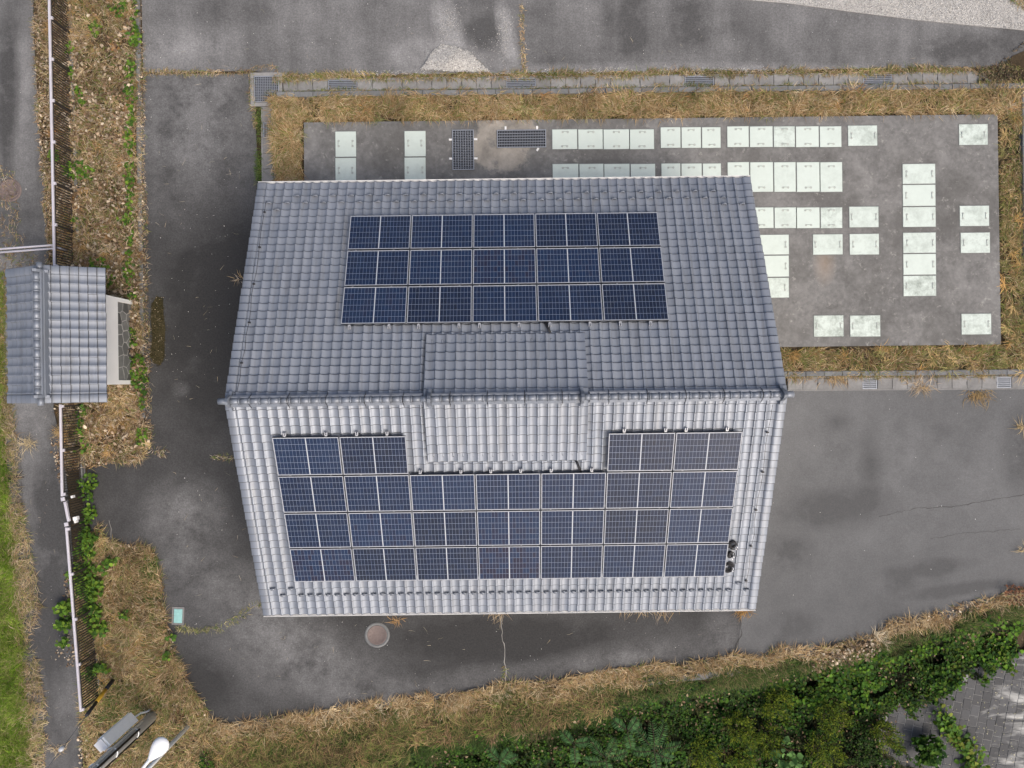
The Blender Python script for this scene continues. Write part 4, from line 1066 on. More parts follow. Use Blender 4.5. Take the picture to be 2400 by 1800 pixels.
# ---------------------------------------------------------------- vegetation
def blades(name, px, zoff, L, Wd, az, el, droop, cols, mat, label, parent=None, kind='stuff', world=None):
    n = len(px) if world is None else len(world)
    if world is None:
        k = CAM_H/F_PX; x = (px[:, 0]-1200)*k; y = (900-px[:, 1])*k; z = terrain(x, y)+zoff
    else: x, y, z = world.T; z = z+zoff
    p = np.stack([x, y, z], 1); d = np.stack([np.cos(az), np.sin(az), np.zeros(n)], 1); s = np.stack([-np.sin(az), np.cos(az), np.zeros(n)], 1)*(Wd/2)[:, None]
    def st(e): return d*np.cos(e)[:, None]+np.stack([np.zeros(n), np.zeros(n), np.sin(e)], 1)
    az2 = az+rng.normal(0, .35, n); d2 = np.stack([np.cos(az2), np.sin(az2), np.zeros(n)], 1)
    mid = p+st(el)*(L*.5)[:, None]; e2 = el-droop; tip = mid+(d2*np.cos(e2)[:, None]+np.stack([np.zeros(n), np.zeros(n), np.sin(e2)], 1))*(L*.5)[:, None]
    tip[:, 2] = np.maximum(tip[:, 2], p[:, 2]+0.005)
    V = np.stack([p-s, p+s, mid+s*.85, mid-s*.85, tip], 1).reshape(-1, 3)
    b = np.arange(n)[:, None]*5
    T = np.concatenate([b+np.array([[0, 1, 2]]), b+np.array([[0, 2, 3]]), b+np.array([[3, 2, 4]])], 0)
    o = link(name, np_mesh(name, V, T, mat, np.repeat(cols, 5, 0)), parent)
    if kind: tag(o, label, kind=kind)
    return o
LEAFSHAPE = {'round': [(0, 0), (.22, -.42), (.62, -.46), (1, 0), (.62, .46), (.22, .42)], 'oval': [(0, 0), (.3, -.30), (.68, -.26), (1, 0), (.68, .26), (.3, .30)], 'needle': [(0, 0), (.3, -.085), (.7, -.07), (1, 0), (.7, .07), (.3, .085)], 'narrow': [(0, 0), (.35, -.14), (.7, -.11), (1, 0), (.7, .11), (.35, .14)]}
def leaf_arrays(p, size, az, tilt, roll, cols, shape='round', fold=0.12):
    n = len(p); sh = LEAFSHAPE[shape]; ca, sa = np.cos(az), np.sin(az)
    D = np.stack([ca*np.cos(tilt), sa*np.cos(tilt), np.sin(tilt)], 1); Sd = np.stack([-sa*np.cos(roll), ca*np.cos(roll), np.sin(roll)], 1); U = np.cross(D, Sd)
    vs = [p+D*(a*size)[:, None]+Sd*(b*size)[:, None] + U*((abs(b)*fold*2-(a-.5)**2*.25)*size)[:, None] for a, b in sh]
    vs.append(p+D*(0.5*size)[:, None])
    V = np.stack(vs, 1).reshape(-1, 3); b = np.arange(n)[:, None]*7
    T = np.concatenate([b+np.array([[6, i, (i+1) % 6]]) for i in range(6)], 0)
    return V, T, np.repeat(cols, 7, 0)
def leaves(name, px, zoff, size, az, tilt, roll, cols, mat, label, shape='round', fold=0.12, parent=None, kind='stuff', world=None):
    if world is None:
        k = CAM_H/F_PX; x = (px[:, 0]-1200)*k; y = (900-px[:, 1])*k; p = np.stack([x, y, terrain(x, y)+zoff], 1)
    else: p = world+np.stack([np.zeros(len(world))]*2+[np.broadcast_to(zoff, (len(world),))], 1)
    V, T, cc = leaf_arrays(p, size, az, tilt, roll, cols, shape, fold)
    o = link(name, np_mesh(name, V, T, mat, cc), parent)
    if kind: tag(o, label, kind=kind)
    return o
def pal(n, colours, w=None, jit=0.12):
    c = np.array(colours); i = rng.choice(len(c), n, p=None if w is None else np.array(w)/sum(w)); q = c[i]*(1+rng.normal(0, jit, (n, 1))); return np.clip(q, 0.004, 1)
STRAW = [(0.43, 0.315, 0.17), (0.36, 0.25, 0.125), (0.50, 0.39, 0.24), (0.29, 0.175, 0.08), (0.21, 0.14, 0.075), (0.19, 0.175, 0.075)]
TAN = [(0.42, 0.34, 0.245), (0.33, 0.25, 0.17), (0.54, 0.46, 0.35), (0.23, 0.155, 0.095), (0.14, 0.092, 0.055)]
GREEN = [(0.10, 0.19, 0.025), (0.075, 0.15, 0.022), (0.15, 0.24, 0.03), (0.05, 0.11, 0.02)]
DKGREEN = [(0.032, 0.084, 0.013), (0.048, 0.112, 0.016), (0.020, 0.056, 0.012), (0.075, 0.145, 0.018)]
TAU = 2*math.pi; k_ = CAM_H/F_PX
def keep(px, f): return px[rng.random(len(px)) < np.clip(f, 0, 1)]
def wx(px): return px*(CAM_H/F_PX)
def flow(px, sc=0.9): return fbm(wx(px[:, 0]), wx(px[:, 1]), sc)*TAU*1.6

def dry_grass(name, poly, dens, label, Lr=(0.15, 0.42), green=0.06, cols=STRAW, w=None, clump=True, zz=0.12, wd=0.013):
    px = scatter_px(poly, dens)
    if clump: px = keep(px, 0.25+1.5*(fbm(wx(px[:, 0]), wx(px[:, 1]), 2.3)-0.25))
    n = len(px); L = rng.uniform(*Lr, n); az = flow(px)+rng.normal(0, 0.9, n)
    c = pal(n, cols, w); g = rng.random(n) < green*2*fbm(wx(px[:, 0]), wx(px[:, 1]), 1.1)
    c[g] = pal(int(g.sum()), [(0.17, 0.20, 0.05), (0.13, 0.18, 0.035), (0.22, 0.22, 0.07)])
    tint = (0.30+1.35*(0.5*fbm(wx(px[:, 0])+40, wx(px[:, 1]), 0.8)+0.5*fbm(wx(px[:, 0]), wx(px[:, 1])+70, 3.1)))[:, None]; c = c*tint
    zo = rng.random(n)*zz*fbm(wx(px[:, 0]), wx(px[:, 1]), 1.7)*1.6
    return blades(name, px, zo, L, rng.uniform(.6, 1.5, n)*wd, az, rng.uniform(0.02, 0.75, n), rng.uniform(0.2, 1.1, n), c, M_DRY, label)
def tufts(name, poly, per_m2, label, nb=26, L=(0.22, 0.5), cols=STRAW[:3], wd=0.016, mat=None, el=(0.05, 0.7)):
    c = scatter_px(poly, per_m2); c = keep(c, 0.2+1.8*(fbm(wx(c[:, 0])+33, wx(c[:, 1])+8, 0.9)-.25)); m = len(c)
    px = np.repeat(c, nb, 0)+rng.normal(0, 3.0, (m*nb, 2)); n = len(px); cc = np.repeat(pal(m, cols, None, .2), nb, 0)*(1+rng.normal(0, .12, (n, 1)))
    lean = np.repeat(flow(c, .7), nb)+rng.normal(0, 1.0, n)
    blades(name, px, 0.06, rng.uniform(*L, n)*np.repeat(rng.uniform(.6, 1.2, m), nb), rng.uniform(.6, 1.3, n)*wd, lean, rng.uniform(*el, n), rng.uniform(.2, 1.0, n), np.clip(cc, .005, 1), mat or M_DRY, label)
def litter(name, poly, dens, label, cols=TAN, size=(0.05, 0.12), zz=0.10, w=None, z0=0.01):
    px = scatter_px(poly, dens); px = keep(px, 0.10+3.0*(fbm(wx(px[:, 0])+9, wx(px[:, 1]), 1.2)-0.35)); n = len(px)
    c = pal(n, cols, w, 0.18)
    return leaves(name, px, z0+rng.random(n)*zz, rng.uniform(*size, n), rng.uniform(0, TAU, n), rng.normal(0, .45, n), rng.normal(0, .45, n), c, M_DRY, label, 'oval', 0.35)
def weeds(name, spots, label, cols=GREEN, size=(0.06, 0.13), dens=400, shape='round', hh=0.22):
    P_ = []; 
    for (x, y, rx, ry) in spots:
        n = max(6, int(dens*rx*ry*3.14*(CAM_H/F_PX)**2)); r = np.sqrt(rng.random(n)); a = rng.uniform(0, TAU, n); P_.append(np.stack([x+rx*r*np.cos(a), y+ry*r*np.sin(a)], 1))
    px = np.concatenate(P_); px = keep(px, 0.2+1.8*(fbm(wx(px[:, 0]), wx(px[:, 1]), 4.0)-.2)); n = len(px)
    return leaves(name, px, 0.04+rng.random(n)*hh, rng.uniform(*size, n), rng.uniform(0, TAU, n), rng.normal(-.1, .3, n), rng.normal(0, .3, n), pal(n, cols), M_LEAF, label, shape)

STRIP_L = [(112, -60), (318, -60), (322, 300), (328, 600), (340, 980), (352, 1046), (333, 1077), (268, 1086), (236, 1090), (198, 1100), (184, 960), (186, 630), (160, 100), (150, -60)]
STRIP_L = [(122, -60), (316, -60), (320, 300), (326, 600), (340, 980), (354, 1046), (333, 1078), (268, 1087), (236, 1092), (200, 1100), (150, 1096), (146, 960), (134, 620), (126, 300)]
STRIP_B = [(205, 1250), (231, 1226), (253, 1269), (344, 1281), (369, 1301), (383, 1363), (391, 1435), (400, 1489), (412, 1525), (434, 1580), (470, 1634), (495, 1685), (520, 1715), (520, 1880), (192, 1880), (198, 1680), (188, 1500), (180, 1380)]
LOW = [(495, 1685), (542, 1695), (615, 1685), (705, 1677), (800, 1657), (963, 1634), (1089, 1625), (1183, 1598), (1270, 1598), (1342, 1587), (1433, 1569), (1560, 1554), (1600, 1562), (1647, 1543), (1727, 1533), (1774, 1540), (1831, 1518), (1907, 1522), (1998, 1504), (2067, 1478), (2077, 1460), (2142, 1450), (2215, 1439), (2269, 1410), (2323, 1402), (2360, 1388), (2430, 1372)]
def below(line, off0, off1): return [(x, y+off0) for x, y in line]+[(x, y+off1) for x, y in line[::-1]]

litter('leaf_litter', STRIP_L, 190, 'fallen tan leaves over the left planting strip', size=(0.05, 0.16), zz=0.22, w=[4, 4, 2, 4, 4])
dry_grass('dry_grass', STRIP_L, 1100, 'brown straw matted over the left planting strip', (0.12, 0.40), 0.10, STRAW+TAN[1:], zz=0.14)
litter('leaf_litter', STRIP_B, 220, 'fallen tan leaves between the fence and driveway curve', size=(0.05, 0.12))
dry_grass('dry_grass', STRIP_B, 1500, 'straw coloured grass between the fence and driveway curve', (0.14, 0.42), 0.16, STRAW, zz=0.16)
dry_grass('dry_grass', [(640, 226), (2396, 208), (2400, 262), (2340, 266), (712, 285), (712, 440), (648, 440), (640, 300)], 1900, 'dry golden grass in the bed behind the tank slab', (0.18, 0.50), 0.14, STRAW[:4]+[(0.25, 0.22, 0.08)], [3, 3, 2, 2, 1], zz=0.16)
dry_grass('dry_grass', [(2344, 266), (2393, 262), (2400, 872), (1840, 880), (1830, 820), (2348, 809)], 1500, 'dry brown grass along the right and near edges of the slab', (0.12, 0.36), 0.28, STRAW[1:]+[(0.19, 0.17, 0.06)], zz=0.10)
BED = [(640, 226), (2396, 208), (2400, 262), (2340, 266), (712, 285), (712, 440), (648, 440), (640, 300)]
tufts('grass_tufts', BED, 9, 'golden grass tufts in the bed behind the slab', cols=[(0.52, 0.385, 0.21), (0.45, 0.31, 0.15), (0.56, 0.45, 0.29), (0.40, 0.22, 0.08), (0.24, 0.25, 0.10)])
tufts('grass_tufts', [(2344, 266), (2393, 262), (2400, 872), (1840, 880), (1830, 820), (2348, 809)], 5, 'golden grass tufts along the slab edges', cols=[(0.46, 0.33, 0.15), (0.40, 0.25, 0.09), (0.26, 0.24, 0.09)])
tufts('grass_tufts', STRIP_L, 6.5, 'pale straw tufts on the left planting strip', cols=[(0.50, 0.38, 0.20), (0.42, 0.27, 0.11), (0.30, 0.17, 0.07), (0.55, 0.44, 0.28)])
tufts('grass_tufts', STRIP_B, 6, 'pale straw tufts between fence and driveway curve', cols=[(0.50, 0.38, 0.19), (0.44, 0.29, 0.11), (0.24, 0.24, 0.08), (0.52, 0.42, 0.25)])
tufts('grass_tufts', below(LOW, -2, 24), 7, 'pale straw tufts along the lower asphalt edge', cols=[(0.52, 0.42, 0.26), (0.46, 0.33, 0.17), (0.56, 0.48, 0.34), (0.33, 0.22, 0.11)], L=(0.2, 0.5))
tufts('grass_tufts', below([p for p in LOW if p[0] < 1500], 35, 130), 2.6, 'straw tufts behind the lower fringe', cols=[(0.44, 0.33, 0.16), (0.34, 0.22, 0.10), (0.22, 0.13, 0.08)], L=(0.25, 0.6))
litter('leaf_litter', [(308, -40), (338, -40), (342, 400), (352, 1000), (334, 1000), (318, 400)], 170, 'dead leaves drifted over the left kerb', size=(0.03, 0.09), zz=0.05, z0=0.025)
# edges of the lane
dry_grass('dry_grass', [(72, -60), (116, -60), (122, 300), (132, 620), (112, 630), (98, 400), (86, 250), (78, 100)], 1000, 'dry weeds between the lane and fence', (0.08, 0.25), 0.12, STRAW+TAN, zz=0.06)
litter('leaf_litter', [(78, -60), (118, -60), (124, 300), (132, 600), (110, 600), (94, 350)], 130, 'pale leaves between the lane and the fence', zz=0.04)
litter('leaf_litter', [(122, 955), (152, 955), (158, 1120), (138, 1130), (118, 1030)], 220, 'pale leaves at the fence foot below the tiled hut', zz=0.05)
litter('leaf_litter', [(150, 1340), (180, 1340), (190, 1580), (130, 1560), (95, 1515), (150, 1500)], 190, 'pale leaves under the fence by the lane', zz=0.04)
litter('leaf_litter', [(186, 1680), (215, 1690), (215, 1830), (190, 1830)], 320, 'pale leaves heaped where the lane meets the grass', zz=0.06)
dry_grass('dry_grass', [(16, 900), (40, 1000), (45, 1150), (78, 1300), (96, 1420), (70, 1500), (100, 1600), (118, 1700), (95, 1900), (60, 1900), (40, 1500), (15, 1200), (-10, 900)], 900, 'dry straw fringe between lane and green grass', (0.12, 0.42), 0.12, [(0.46, 0.37, 0.24), (0.36, 0.28, 0.17), (0.30, 0.20, 0.11), (0.25, 0.22, 0.08)], zz=0.08)
dry_grass('dry_grass', [(-10, 380), (30, 400), (60, 560), (90, 600), (60, 640), (10, 640), (-10, 600)], 260, 'scattered dry weeds on the dusty lane at left edge', (0.08, 0.3), 0.25, TAN+STRAW, zz=0.03)
dry_grass('dry_grass', [(-20, 640), (16, 640), (20, 960), (-20, 960)], 700, 'dry grass at the left edge beside the hut', (0.1, 0.35), 0.3, STRAW, zz=0.08)
gg = [(-80, 900), (8, 900), (22, 1200), (52, 1500), (84, 1900), (-80, 1900)]
px = scatter_px(gg, 3200); px[:, 0] += (fbm(px[:, 0]*0, wx(px[:, 1]), 1.5)-.5)*40; px = keep(px, .25+1.6*(fbm(wx(px[:, 0]), wx(px[:, 1])+9, 2.0)-.15)); n = len(px); tl_ = fbm(wx(px[:, 0]), wx(px[:, 1]), 1.0)
blades('lawn_grass', px, rng.random(n)*0.05, rng.uniform(.12, .32, n), rng.uniform(.010, .02, n), flow(px, 1.6)+rng.normal(0, 1.0, n), rng.uniform(.25, 1.0, n), rng.uniform(.2, 1.0, n), pal(n, [(0.16, 0.27, 0.02), (0.20, 0.31, 0.03), (0.10, 0.19, 0.018), (0.25, 0.27, 0.08), (0.30, 0.27, 0.12)], None, .2)*(0.25+1.4*(.5*tl_+.5*fbm(wx(px[:, 0]), wx(px[:, 1]), 3.3)))[:, None], M_LEAF, 'bright green grass along the left picture edge')
px = scatter_px([(-30, 640), (12, 640), (14, 900), (-30, 900)], 900); n = len(px)
blades('lawn_grass', px, rng.random(n)*0.04, rng.uniform(.1, .28, n), rng.uniform(.01, .018, n), rng.uniform(0, TAU, n), rng.uniform(.2, 1, n), rng.uniform(.2, 1, n), pal(n, [(0.16, 0.22, 0.03), (0.22, 0.25, 0.06)]), M_LEAF, 'thin green grass at the left edge beside the hut')

tufts('grass_tufts', gg, 5, 'long grass tufts in the green verge at left edge', nb=30, L=(0.25, 0.55), cols=[(0.16, 0.25, 0.03), (0.22, 0.29, 0.05), (0.10, 0.17, 0.02)], mat=M_LEAF, el=(.2, .9))
# green weeds
weeds('weeds', [(283, 15, 20, 30), (228, 72, 10, 18), (318, 96, 20, 16), (322, 60, 6, 60), (196, 220, 15, 14), (200, 245, 8, 8), (310, 180, 9, 60), (314, 250, 7, 50), (308, 350, 10, 60), (311, 420, 9, 60), (136, 368, 16, 14), (185, 402, 34, 22), (212, 412, 16, 14), (312, 530, 8, 50), (300, 520, 14, 12), (312, 585, 10, 22),
    (185, 520, 10, 12), (170, 120, 7, 14), (172, 180, 7, 14), (236, 620, 22, 14), (308, 640, 10, 30), (316, 790, 10, 26), (316, 690, 8, 16), (318, 870, 8, 34), (338, 900, 10, 60), (334, 845, 8, 14), (258, 655, 16, 16)], 'fresh green weeds growing along the left kerb and strip')
weeds('weeds', [(196, 965, 12, 22), (194, 1005, 10, 22), (200, 1045, 20, 18), (338, 1020, 14, 22), (212, 1140, 20, 32), (215, 1205, 16, 22), (205, 1230, 12, 16)], 'green weeds by the narrow gate', dens=420)
weeds('weeds', [(215, 1255, 22, 14), (208, 1290, 20, 26), (205, 1345, 32, 34), (220, 1375, 32, 30), (225, 1430, 22, 20), (238, 1466, 24, 18), (250, 1330, 16, 12), (270, 1310, 12, 10), (160, 1420, 18, 18), (158, 1460, 16, 14), (300, 1435, 12, 10), (246, 1560, 20, 12), (222, 1572, 10, 12), (402, 1530, 10, 10), (408, 1487, 8, 8), (158, 1500, 8, 12)], 'leafy green creepers under the fence by the pole', dens=620, size=(0.07, 0.15), hh=0.35)
px = scatter_px([(330, 1290), (370, 1305), (372, 1370), (350, 1390), (335, 1360)], 700); n = len(px)
def green_grass(name, poly, dens, label, cols=((0.075, 0.13, 0.03), (0.11, 0.17, 0.04), (0.16, 0.17, 0.06), (0.05, 0.09, 0.02)), L=(0.12, 0.35), zz=0.1):
    px = scatter_px(poly, dens); px = keep(px, .1+1.9*(fbm(wx(px[:, 0])+3, wx(px[:, 1]), 1.6)-.25)); n = len(px)
    blades(name, px, rng.random(n)*zz, rng.uniform(*L, n), rng.uniform(.009, .017, n), flow(px, 1.3)+rng.normal(0, .9, n), rng.uniform(.15, .9, n), rng.uniform(.2, 1, n), pal(n, list(cols)), M_LEAF, label)
green_grass('green_grass', [(330, 1290), (372, 1303), (376, 1400), (350, 1420), (330, 1380)], 1200, 'green grass tuft at the corner of the driveway')
green_grass('green_grass', [(240, 1590), (330, 1600), (400, 1660), (400, 1760), (300, 1740), (230, 1680)], 900, 'green grass round the foot of the utility pole')
green_grass('green_grass', [(160, -20), (205, -20), (208, 560), (188, 560)], 420, 'thin green grass along the fence foot', ((0.12, 0.17, 0.04), (0.17, 0.20, 0.06), (0.09, 0.13, 0.03)), L=(0.08, 0.22), zz=0.12)
green_grass('green_grass', [(205, 0), (318, 0), (325, 600), (215, 600)], 160, 'sparse green grass in the left planting strip', ((0.12, 0.17, 0.04), (0.17, 0.20, 0.06)), L=(0.08, 0.22), zz=0.2)
green_grass('green_grass', [(620, 208), (2396, 196), (2396, 206), (620, 222)], 500, 'thin green grass in the joint of the kerb', L=(0.08, 0.2), zz=0.02)
green_grass('green_grass', [(603, 250), (614, 250), (616, 440), (600, 440)], 1400, 'green grass in the gap beside the side drain', L=(0.08, 0.2), zz=0.03)
green_grass('green_grass', [(642, 330), (655, 330), (655, 440), (642, 440)], 1000, 'green grass on the right of the side drain', L=(0.08, 0.2), zz=0.03)
green_grass('green_grass', [(1840, 868), (2396, 862), (2396, 874), (1840, 882)], 420, 'green grass tufts along the parking kerb', L=(0.08, 0.2), zz=0.02)

# seams with dead grass
def seam(name, pts, w, dens, label, cols=STRAW+TAN[:2], L=(0.06, 0.22), green=.15):
    poly = [(x+dx, y+dy) for (x, y), dx, dy in ((p, -w[0], -w[1]) for p in pts)]+[(x+w[0], y+w[1]) for x, y in pts[::-1]]
    dry_grass(name, poly, dens, label, L, green, cols, clump=True, zz=0.03, wd=0.012)
seam('seam_weeds', [(335, 172), (420, 172), (520, 168), (592, 168)], (0, 6), 1500, 'dead grass in the seam between yard and driveway')
seam('seam_weeds', [(1226, -20), (1224, 60), (1227, 120), (1226, 178)], (5, 0), 1500, 'dead grass in the yard seam running up the picture')
seam('seam_weeds', [(640, 183), (1000, 179), (1500, 174), (2000, 168), (2390, 162)], (0, 8), 2200, 'dead grass along the far side of the drain', green=.35, L=(0.08, 0.3))
seam('seam_weeds', [(640, 219), (1000, 215), (1600, 208), (2390, 199)], (0, 7), 1700, 'dead grass between drain and kerb', green=.4, L=(0.08, 0.3))
seam('seam_weeds', [(590, 160), (640, 158), (668, 178)], (4, 6), 1500, 'dead grass round the catch basin')
seam('seam_weeds', [(588, 170), (592, 240), (600, 300)], (7, 0), 900, 'dead grass beside the catch basin', green=.5)
seam('seam_weeds', [(1850, 882), (2100, 880), (2390, 876)], (0, 8), 900, 'dead grass over the parking drain', L=(0.1, 0.35))
seam('seam_weeds', [(332, 100), (336, 400), (342, 700), (352, 1040)], (7, 0), 700, 'dry debris along the driveway edge', cols=TAN+STRAW)
seam('seam_weeds', [(415, 1470), (470, 1478), (520, 1470)], (0, 7), 900, 'pale dead weeds in the driveway crack near the valve box', cols=[(0.42, 0.37, 0.22), (0.3, 0.28, 0.13)], green=.3)
seam('seam_weeds', [(525, 1462), (560, 1446), (612, 1412)], (5, 6), 500, 'pale dead weeds in the crack leading to the eaves', cols=[(0.42, 0.35, 0.18), (0.3, 0.28, 0.13)], green=.3)
seam('seam_weeds', [(355, 1055), (390, 1062)], (0, 10), 900, 'pale dead weeds spilling on the driveway by the strip', cols=TAN)
seam('seam_weeds', [(500, 1072), (548, 1072)], (0, 6), 800, 'pale dead weeds in the crack under the left gable', cols=TAN+[(0.2, 0.2, 0.08)], green=.3)
seam('seam_weeds', [(1184, 1560), (1186, 1605)], (4, 0), 700, 'dead grass in the cracked seam of the near driveway', green=.5)

# separate dried weed clumps on the asphalt
def clump(px_, py_, n, L, label, cols=TAN[:3]+STRAW[:2], el=(0.05, 0.8), spread=9, name='dried_weed', az0=None):
    o = empty(name, P(px_, py_, 0), 0, label, 'dried weed', 'dried weed clumps on the asphalt')
    q = np.stack([rng.normal(0, spread, n), rng.normal(0, spread*.5, n)], 1)*(CAM_H/F_PX); wv = np.concatenate([q, np.zeros((n, 1))], 1)
    az = rng.uniform(0, TAU, n) if az0 is None else rng.normal(az0, .8, n)
    blades('stems', None, 0.02, rng.uniform(.3, 1, n)*L, rng.uniform(.010, .018, n), az, rng.uniform(*el, n), rng.uniform(.1, .8, n), pal(n, cols), M_DRY, None, o, None, wv)
    return o
clump(1170, 1426, 50, 0.55, 'dried weed clump poking out from the middle of the near eaves', az0=-1.57, spread=14)
clump(1495, 1420, 50, 0.52, 'left half of the spreading dried weeds under the near eaves', az0=-1.6, spread=14)
clump(1550, 1420, 55, 0.55, 'right half of the spreading dried weeds under the near eaves', az0=-1.5, spread=16)
clump(1742, 1432, 60, 0.42, 'orange brown dried weed clump by the right corner of near eaves', [(0.40, 0.24, 0.08), (0.34, 0.19, 0.06)], spread=8)
clump(928, 1455, 40, 0.3, 'little orange dried weed beside the reddish manhole', [(0.42, 0.25, 0.10), (0.36, 0.24, 0.13)], spread=7)
clump(2290, 925, 110, 0.5, 'round dried weed clump lying by the right parking drain', [(0.40, 0.29, 0.14), (0.33, 0.22, 0.10), (0.25, 0.18, 0.08)], spread=14, az0=-1.5)
clump(2155, 905, 90, 0.55, 'pale dried weed clump across the middle of the parking drain', spread=13)
clump(1955, 880, 110, 0.5, 'golden dried weed tuft overhanging the parking drain by the building', STRAW[:4], spread=14, az0=-1.3)
clump(1860, 870, 110, 0.5, 'golden dried weed tuft against the right gable', STRAW[:4], spread=13)
clump(560, 655, 14, 0.4, 'thin dried weed at the left gable edge', spread=6)
clump(2395, 1000, 20, 0.6, 'dried weed leaning in at right picture edge by parking area', [(0.40, 0.30, 0.15)], spread=6, az0=2.8)
clump(2398, 1290, 16, 0.5, 'second dried weed at right picture edge further down', [(0.42, 0.33, 0.18)], spread=6, az0=2.9)
clump(65, 1040, 70, 0.55, 'bleached dried weed clump in the lane below the hut', [(0.5, 0.42, 0.28), (0.42, 0.34, 0.2)], spread=10)
clump(135, 1755, 60, 0.4, 'bleached dried weed clump in the lane at lower left', [(0.5, 0.42, 0.28), (0.4, 0.3, 0.18)], spread=9)
clump(1048, 152, 90, 0.36, 'green and straw weed tuft growing on the gravel heap', [(0.2, 0.22, 0.08), (0.36, 0.29, 0.14), (0.14, 0.17, 0.05)], spread=11)
# fallen twig on the lane
tw = empty('fallen_twig', P(12, 1118, 0), 0, 'dark forked twig lying on the lane at left edge', 'twig')
for pts in ([(0, 0), (18, -2), (34, 4), (44, 14)], [(20, -2), (32, -1), (46, 0)], [(6, 1), (14, -6), (24, -7)]):
    MB().tube([(a*CAM_H/F_PX, b_*CAM_H/F_PX, 0.05) for a, b_ in pts], [0.02, 0.016, 0.012, 0.006][:len(pts)], 6).build('branch', simple('bark', (0.05, 0.035, 0.03), 0.9), tw)

# lower border: straw beside the asphalt, then mixed, then creepers on the bank
def lowpart(x0, x1): return [p for p in LOW if x0 <= p[0] <= x1]
dry_grass('dry_grass', below(lowpart(480, 1570), -4, 42), 1500, 'pale straw fringe along the near driveway edge', (0.14, 0.42), 0.06, [(0.42, 0.31, 0.17), (0.36, 0.25, 0.12), (0.47, 0.38, 0.24), (0.27, 0.17, 0.08)], zz=0.16)
dry_grass('dry_grass', below(lowpart(1550, 2440), -4, 24), 1500, 'pale straw fringe along the lower parking edge', (0.14, 0.42), 0.06, [(0.42, 0.31, 0.17), (0.36, 0.25, 0.12), (0.47, 0.38, 0.24), (0.27, 0.17, 0.08)], zz=0.16)
dry_grass('dry_grass', below(lowpart(480, 1450), 35, 110), 1200, 'brown grass behind the lower straw fringe', (0.14, 0.42), 0.25, [(0.28, 0.19, 0.09), (0.20, 0.125, 0.06), (0.34, 0.25, 0.12), (0.12, 0.08, 0.045), (0.16, 0.15, 0.05)], zz=0.2)
dry_grass('dry_grass', below(lowpart(480, 1000), 90, 190), 900, 'brown and olive grass at the lower left of the bank', (0.14, 0.4), 0.4, [(0.22, 0.16, 0.07), (0.15, 0.11, 0.05), (0.11, 0.10, 0.035)], zz=0.2)
green_grass('green_grass', below(LOW, 20, 82), 1500, 'green grass behind the lower straw fringe', ((0.07, 0.11, 0.025), (0.10, 0.14, 0.035), (0.045, 0.075, 0.018), (0.20, 0.16, 0.08)))
green_grass('green_grass', below(lowpart(480, 1450), 70, 200), 700, 'dark green grass mixed into the lower bank', ((0.05, 0.085, 0.02), (0.08, 0.12, 0.03), (0.035, 0.06, 0.015)))
litter('leaf_litter', [(1910, 1530), (2040, 1500), (2070, 1540), (2030, 1600), (1960, 1595), (1900, 1570)], 420, 'patch of bleached leaves among the creepers', size=(0.07, 0.15), zz=0.2)
litter('leaf_litter', below(lowpart(1900, 2330), -6, 25), 120, 'bleached leaves along the straw fringe', zz=0.16)
litter('leaf_litter', [(2345, 1370), (2400, 1370), (2400, 1410), (2350, 1420)], 300, 'rusty leaves at the right picture edge', cols=[(0.20, 0.09, 0.05), (0.16, 0.08, 0.05)], zz=0.3)
CREEP = [(620, 1860), (800, 1815), (1000, 1760), (1180, 1712), (1342, 1676), (1451, 1656), (1600, 1620), (1781, 1586), (1911, 1560), (2070, 1522), (2215, 1488), (2430, 1436), (2430, 1580), (2360, 1612), (2305, 1622), (2240, 1662), (2185, 1695), (2135, 1705), (2130, 1760), (2170, 1800), (2200, 1900), (620, 1900)]
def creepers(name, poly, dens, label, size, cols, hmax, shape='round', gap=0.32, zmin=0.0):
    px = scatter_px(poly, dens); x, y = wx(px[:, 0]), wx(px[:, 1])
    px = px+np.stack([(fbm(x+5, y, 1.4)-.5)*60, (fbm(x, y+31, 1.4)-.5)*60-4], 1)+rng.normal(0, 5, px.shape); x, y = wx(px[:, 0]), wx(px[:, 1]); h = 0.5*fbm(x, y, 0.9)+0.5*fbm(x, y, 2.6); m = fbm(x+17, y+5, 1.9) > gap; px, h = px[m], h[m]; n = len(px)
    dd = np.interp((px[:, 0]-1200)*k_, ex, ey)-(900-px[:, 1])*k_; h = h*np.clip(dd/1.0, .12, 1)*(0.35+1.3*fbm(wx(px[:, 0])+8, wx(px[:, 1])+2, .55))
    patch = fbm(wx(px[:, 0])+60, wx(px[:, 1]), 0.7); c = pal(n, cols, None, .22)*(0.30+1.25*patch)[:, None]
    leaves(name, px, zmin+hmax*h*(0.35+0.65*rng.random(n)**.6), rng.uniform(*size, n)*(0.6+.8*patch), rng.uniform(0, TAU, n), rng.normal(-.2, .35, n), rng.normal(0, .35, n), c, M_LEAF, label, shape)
creepers('creepers', [p for p in CREEP], 900, 'dense dark green creepers covering the bank', (0.04, 0.10), DKGREEN+[(0.06, 0.075, 0.02), (0.03, 0.05, 0.02)], 0.8, gap=0.40)
creepers('undergrowth', [p for p in CREEP], 700, 'dark undergrowth beneath the creepers', (0.05, 0.11), [(0.016, 0.032, 0.010), (0.024, 0.042, 0.013), (0.03, 0.032, 0.014)], 0.22, gap=0.0)
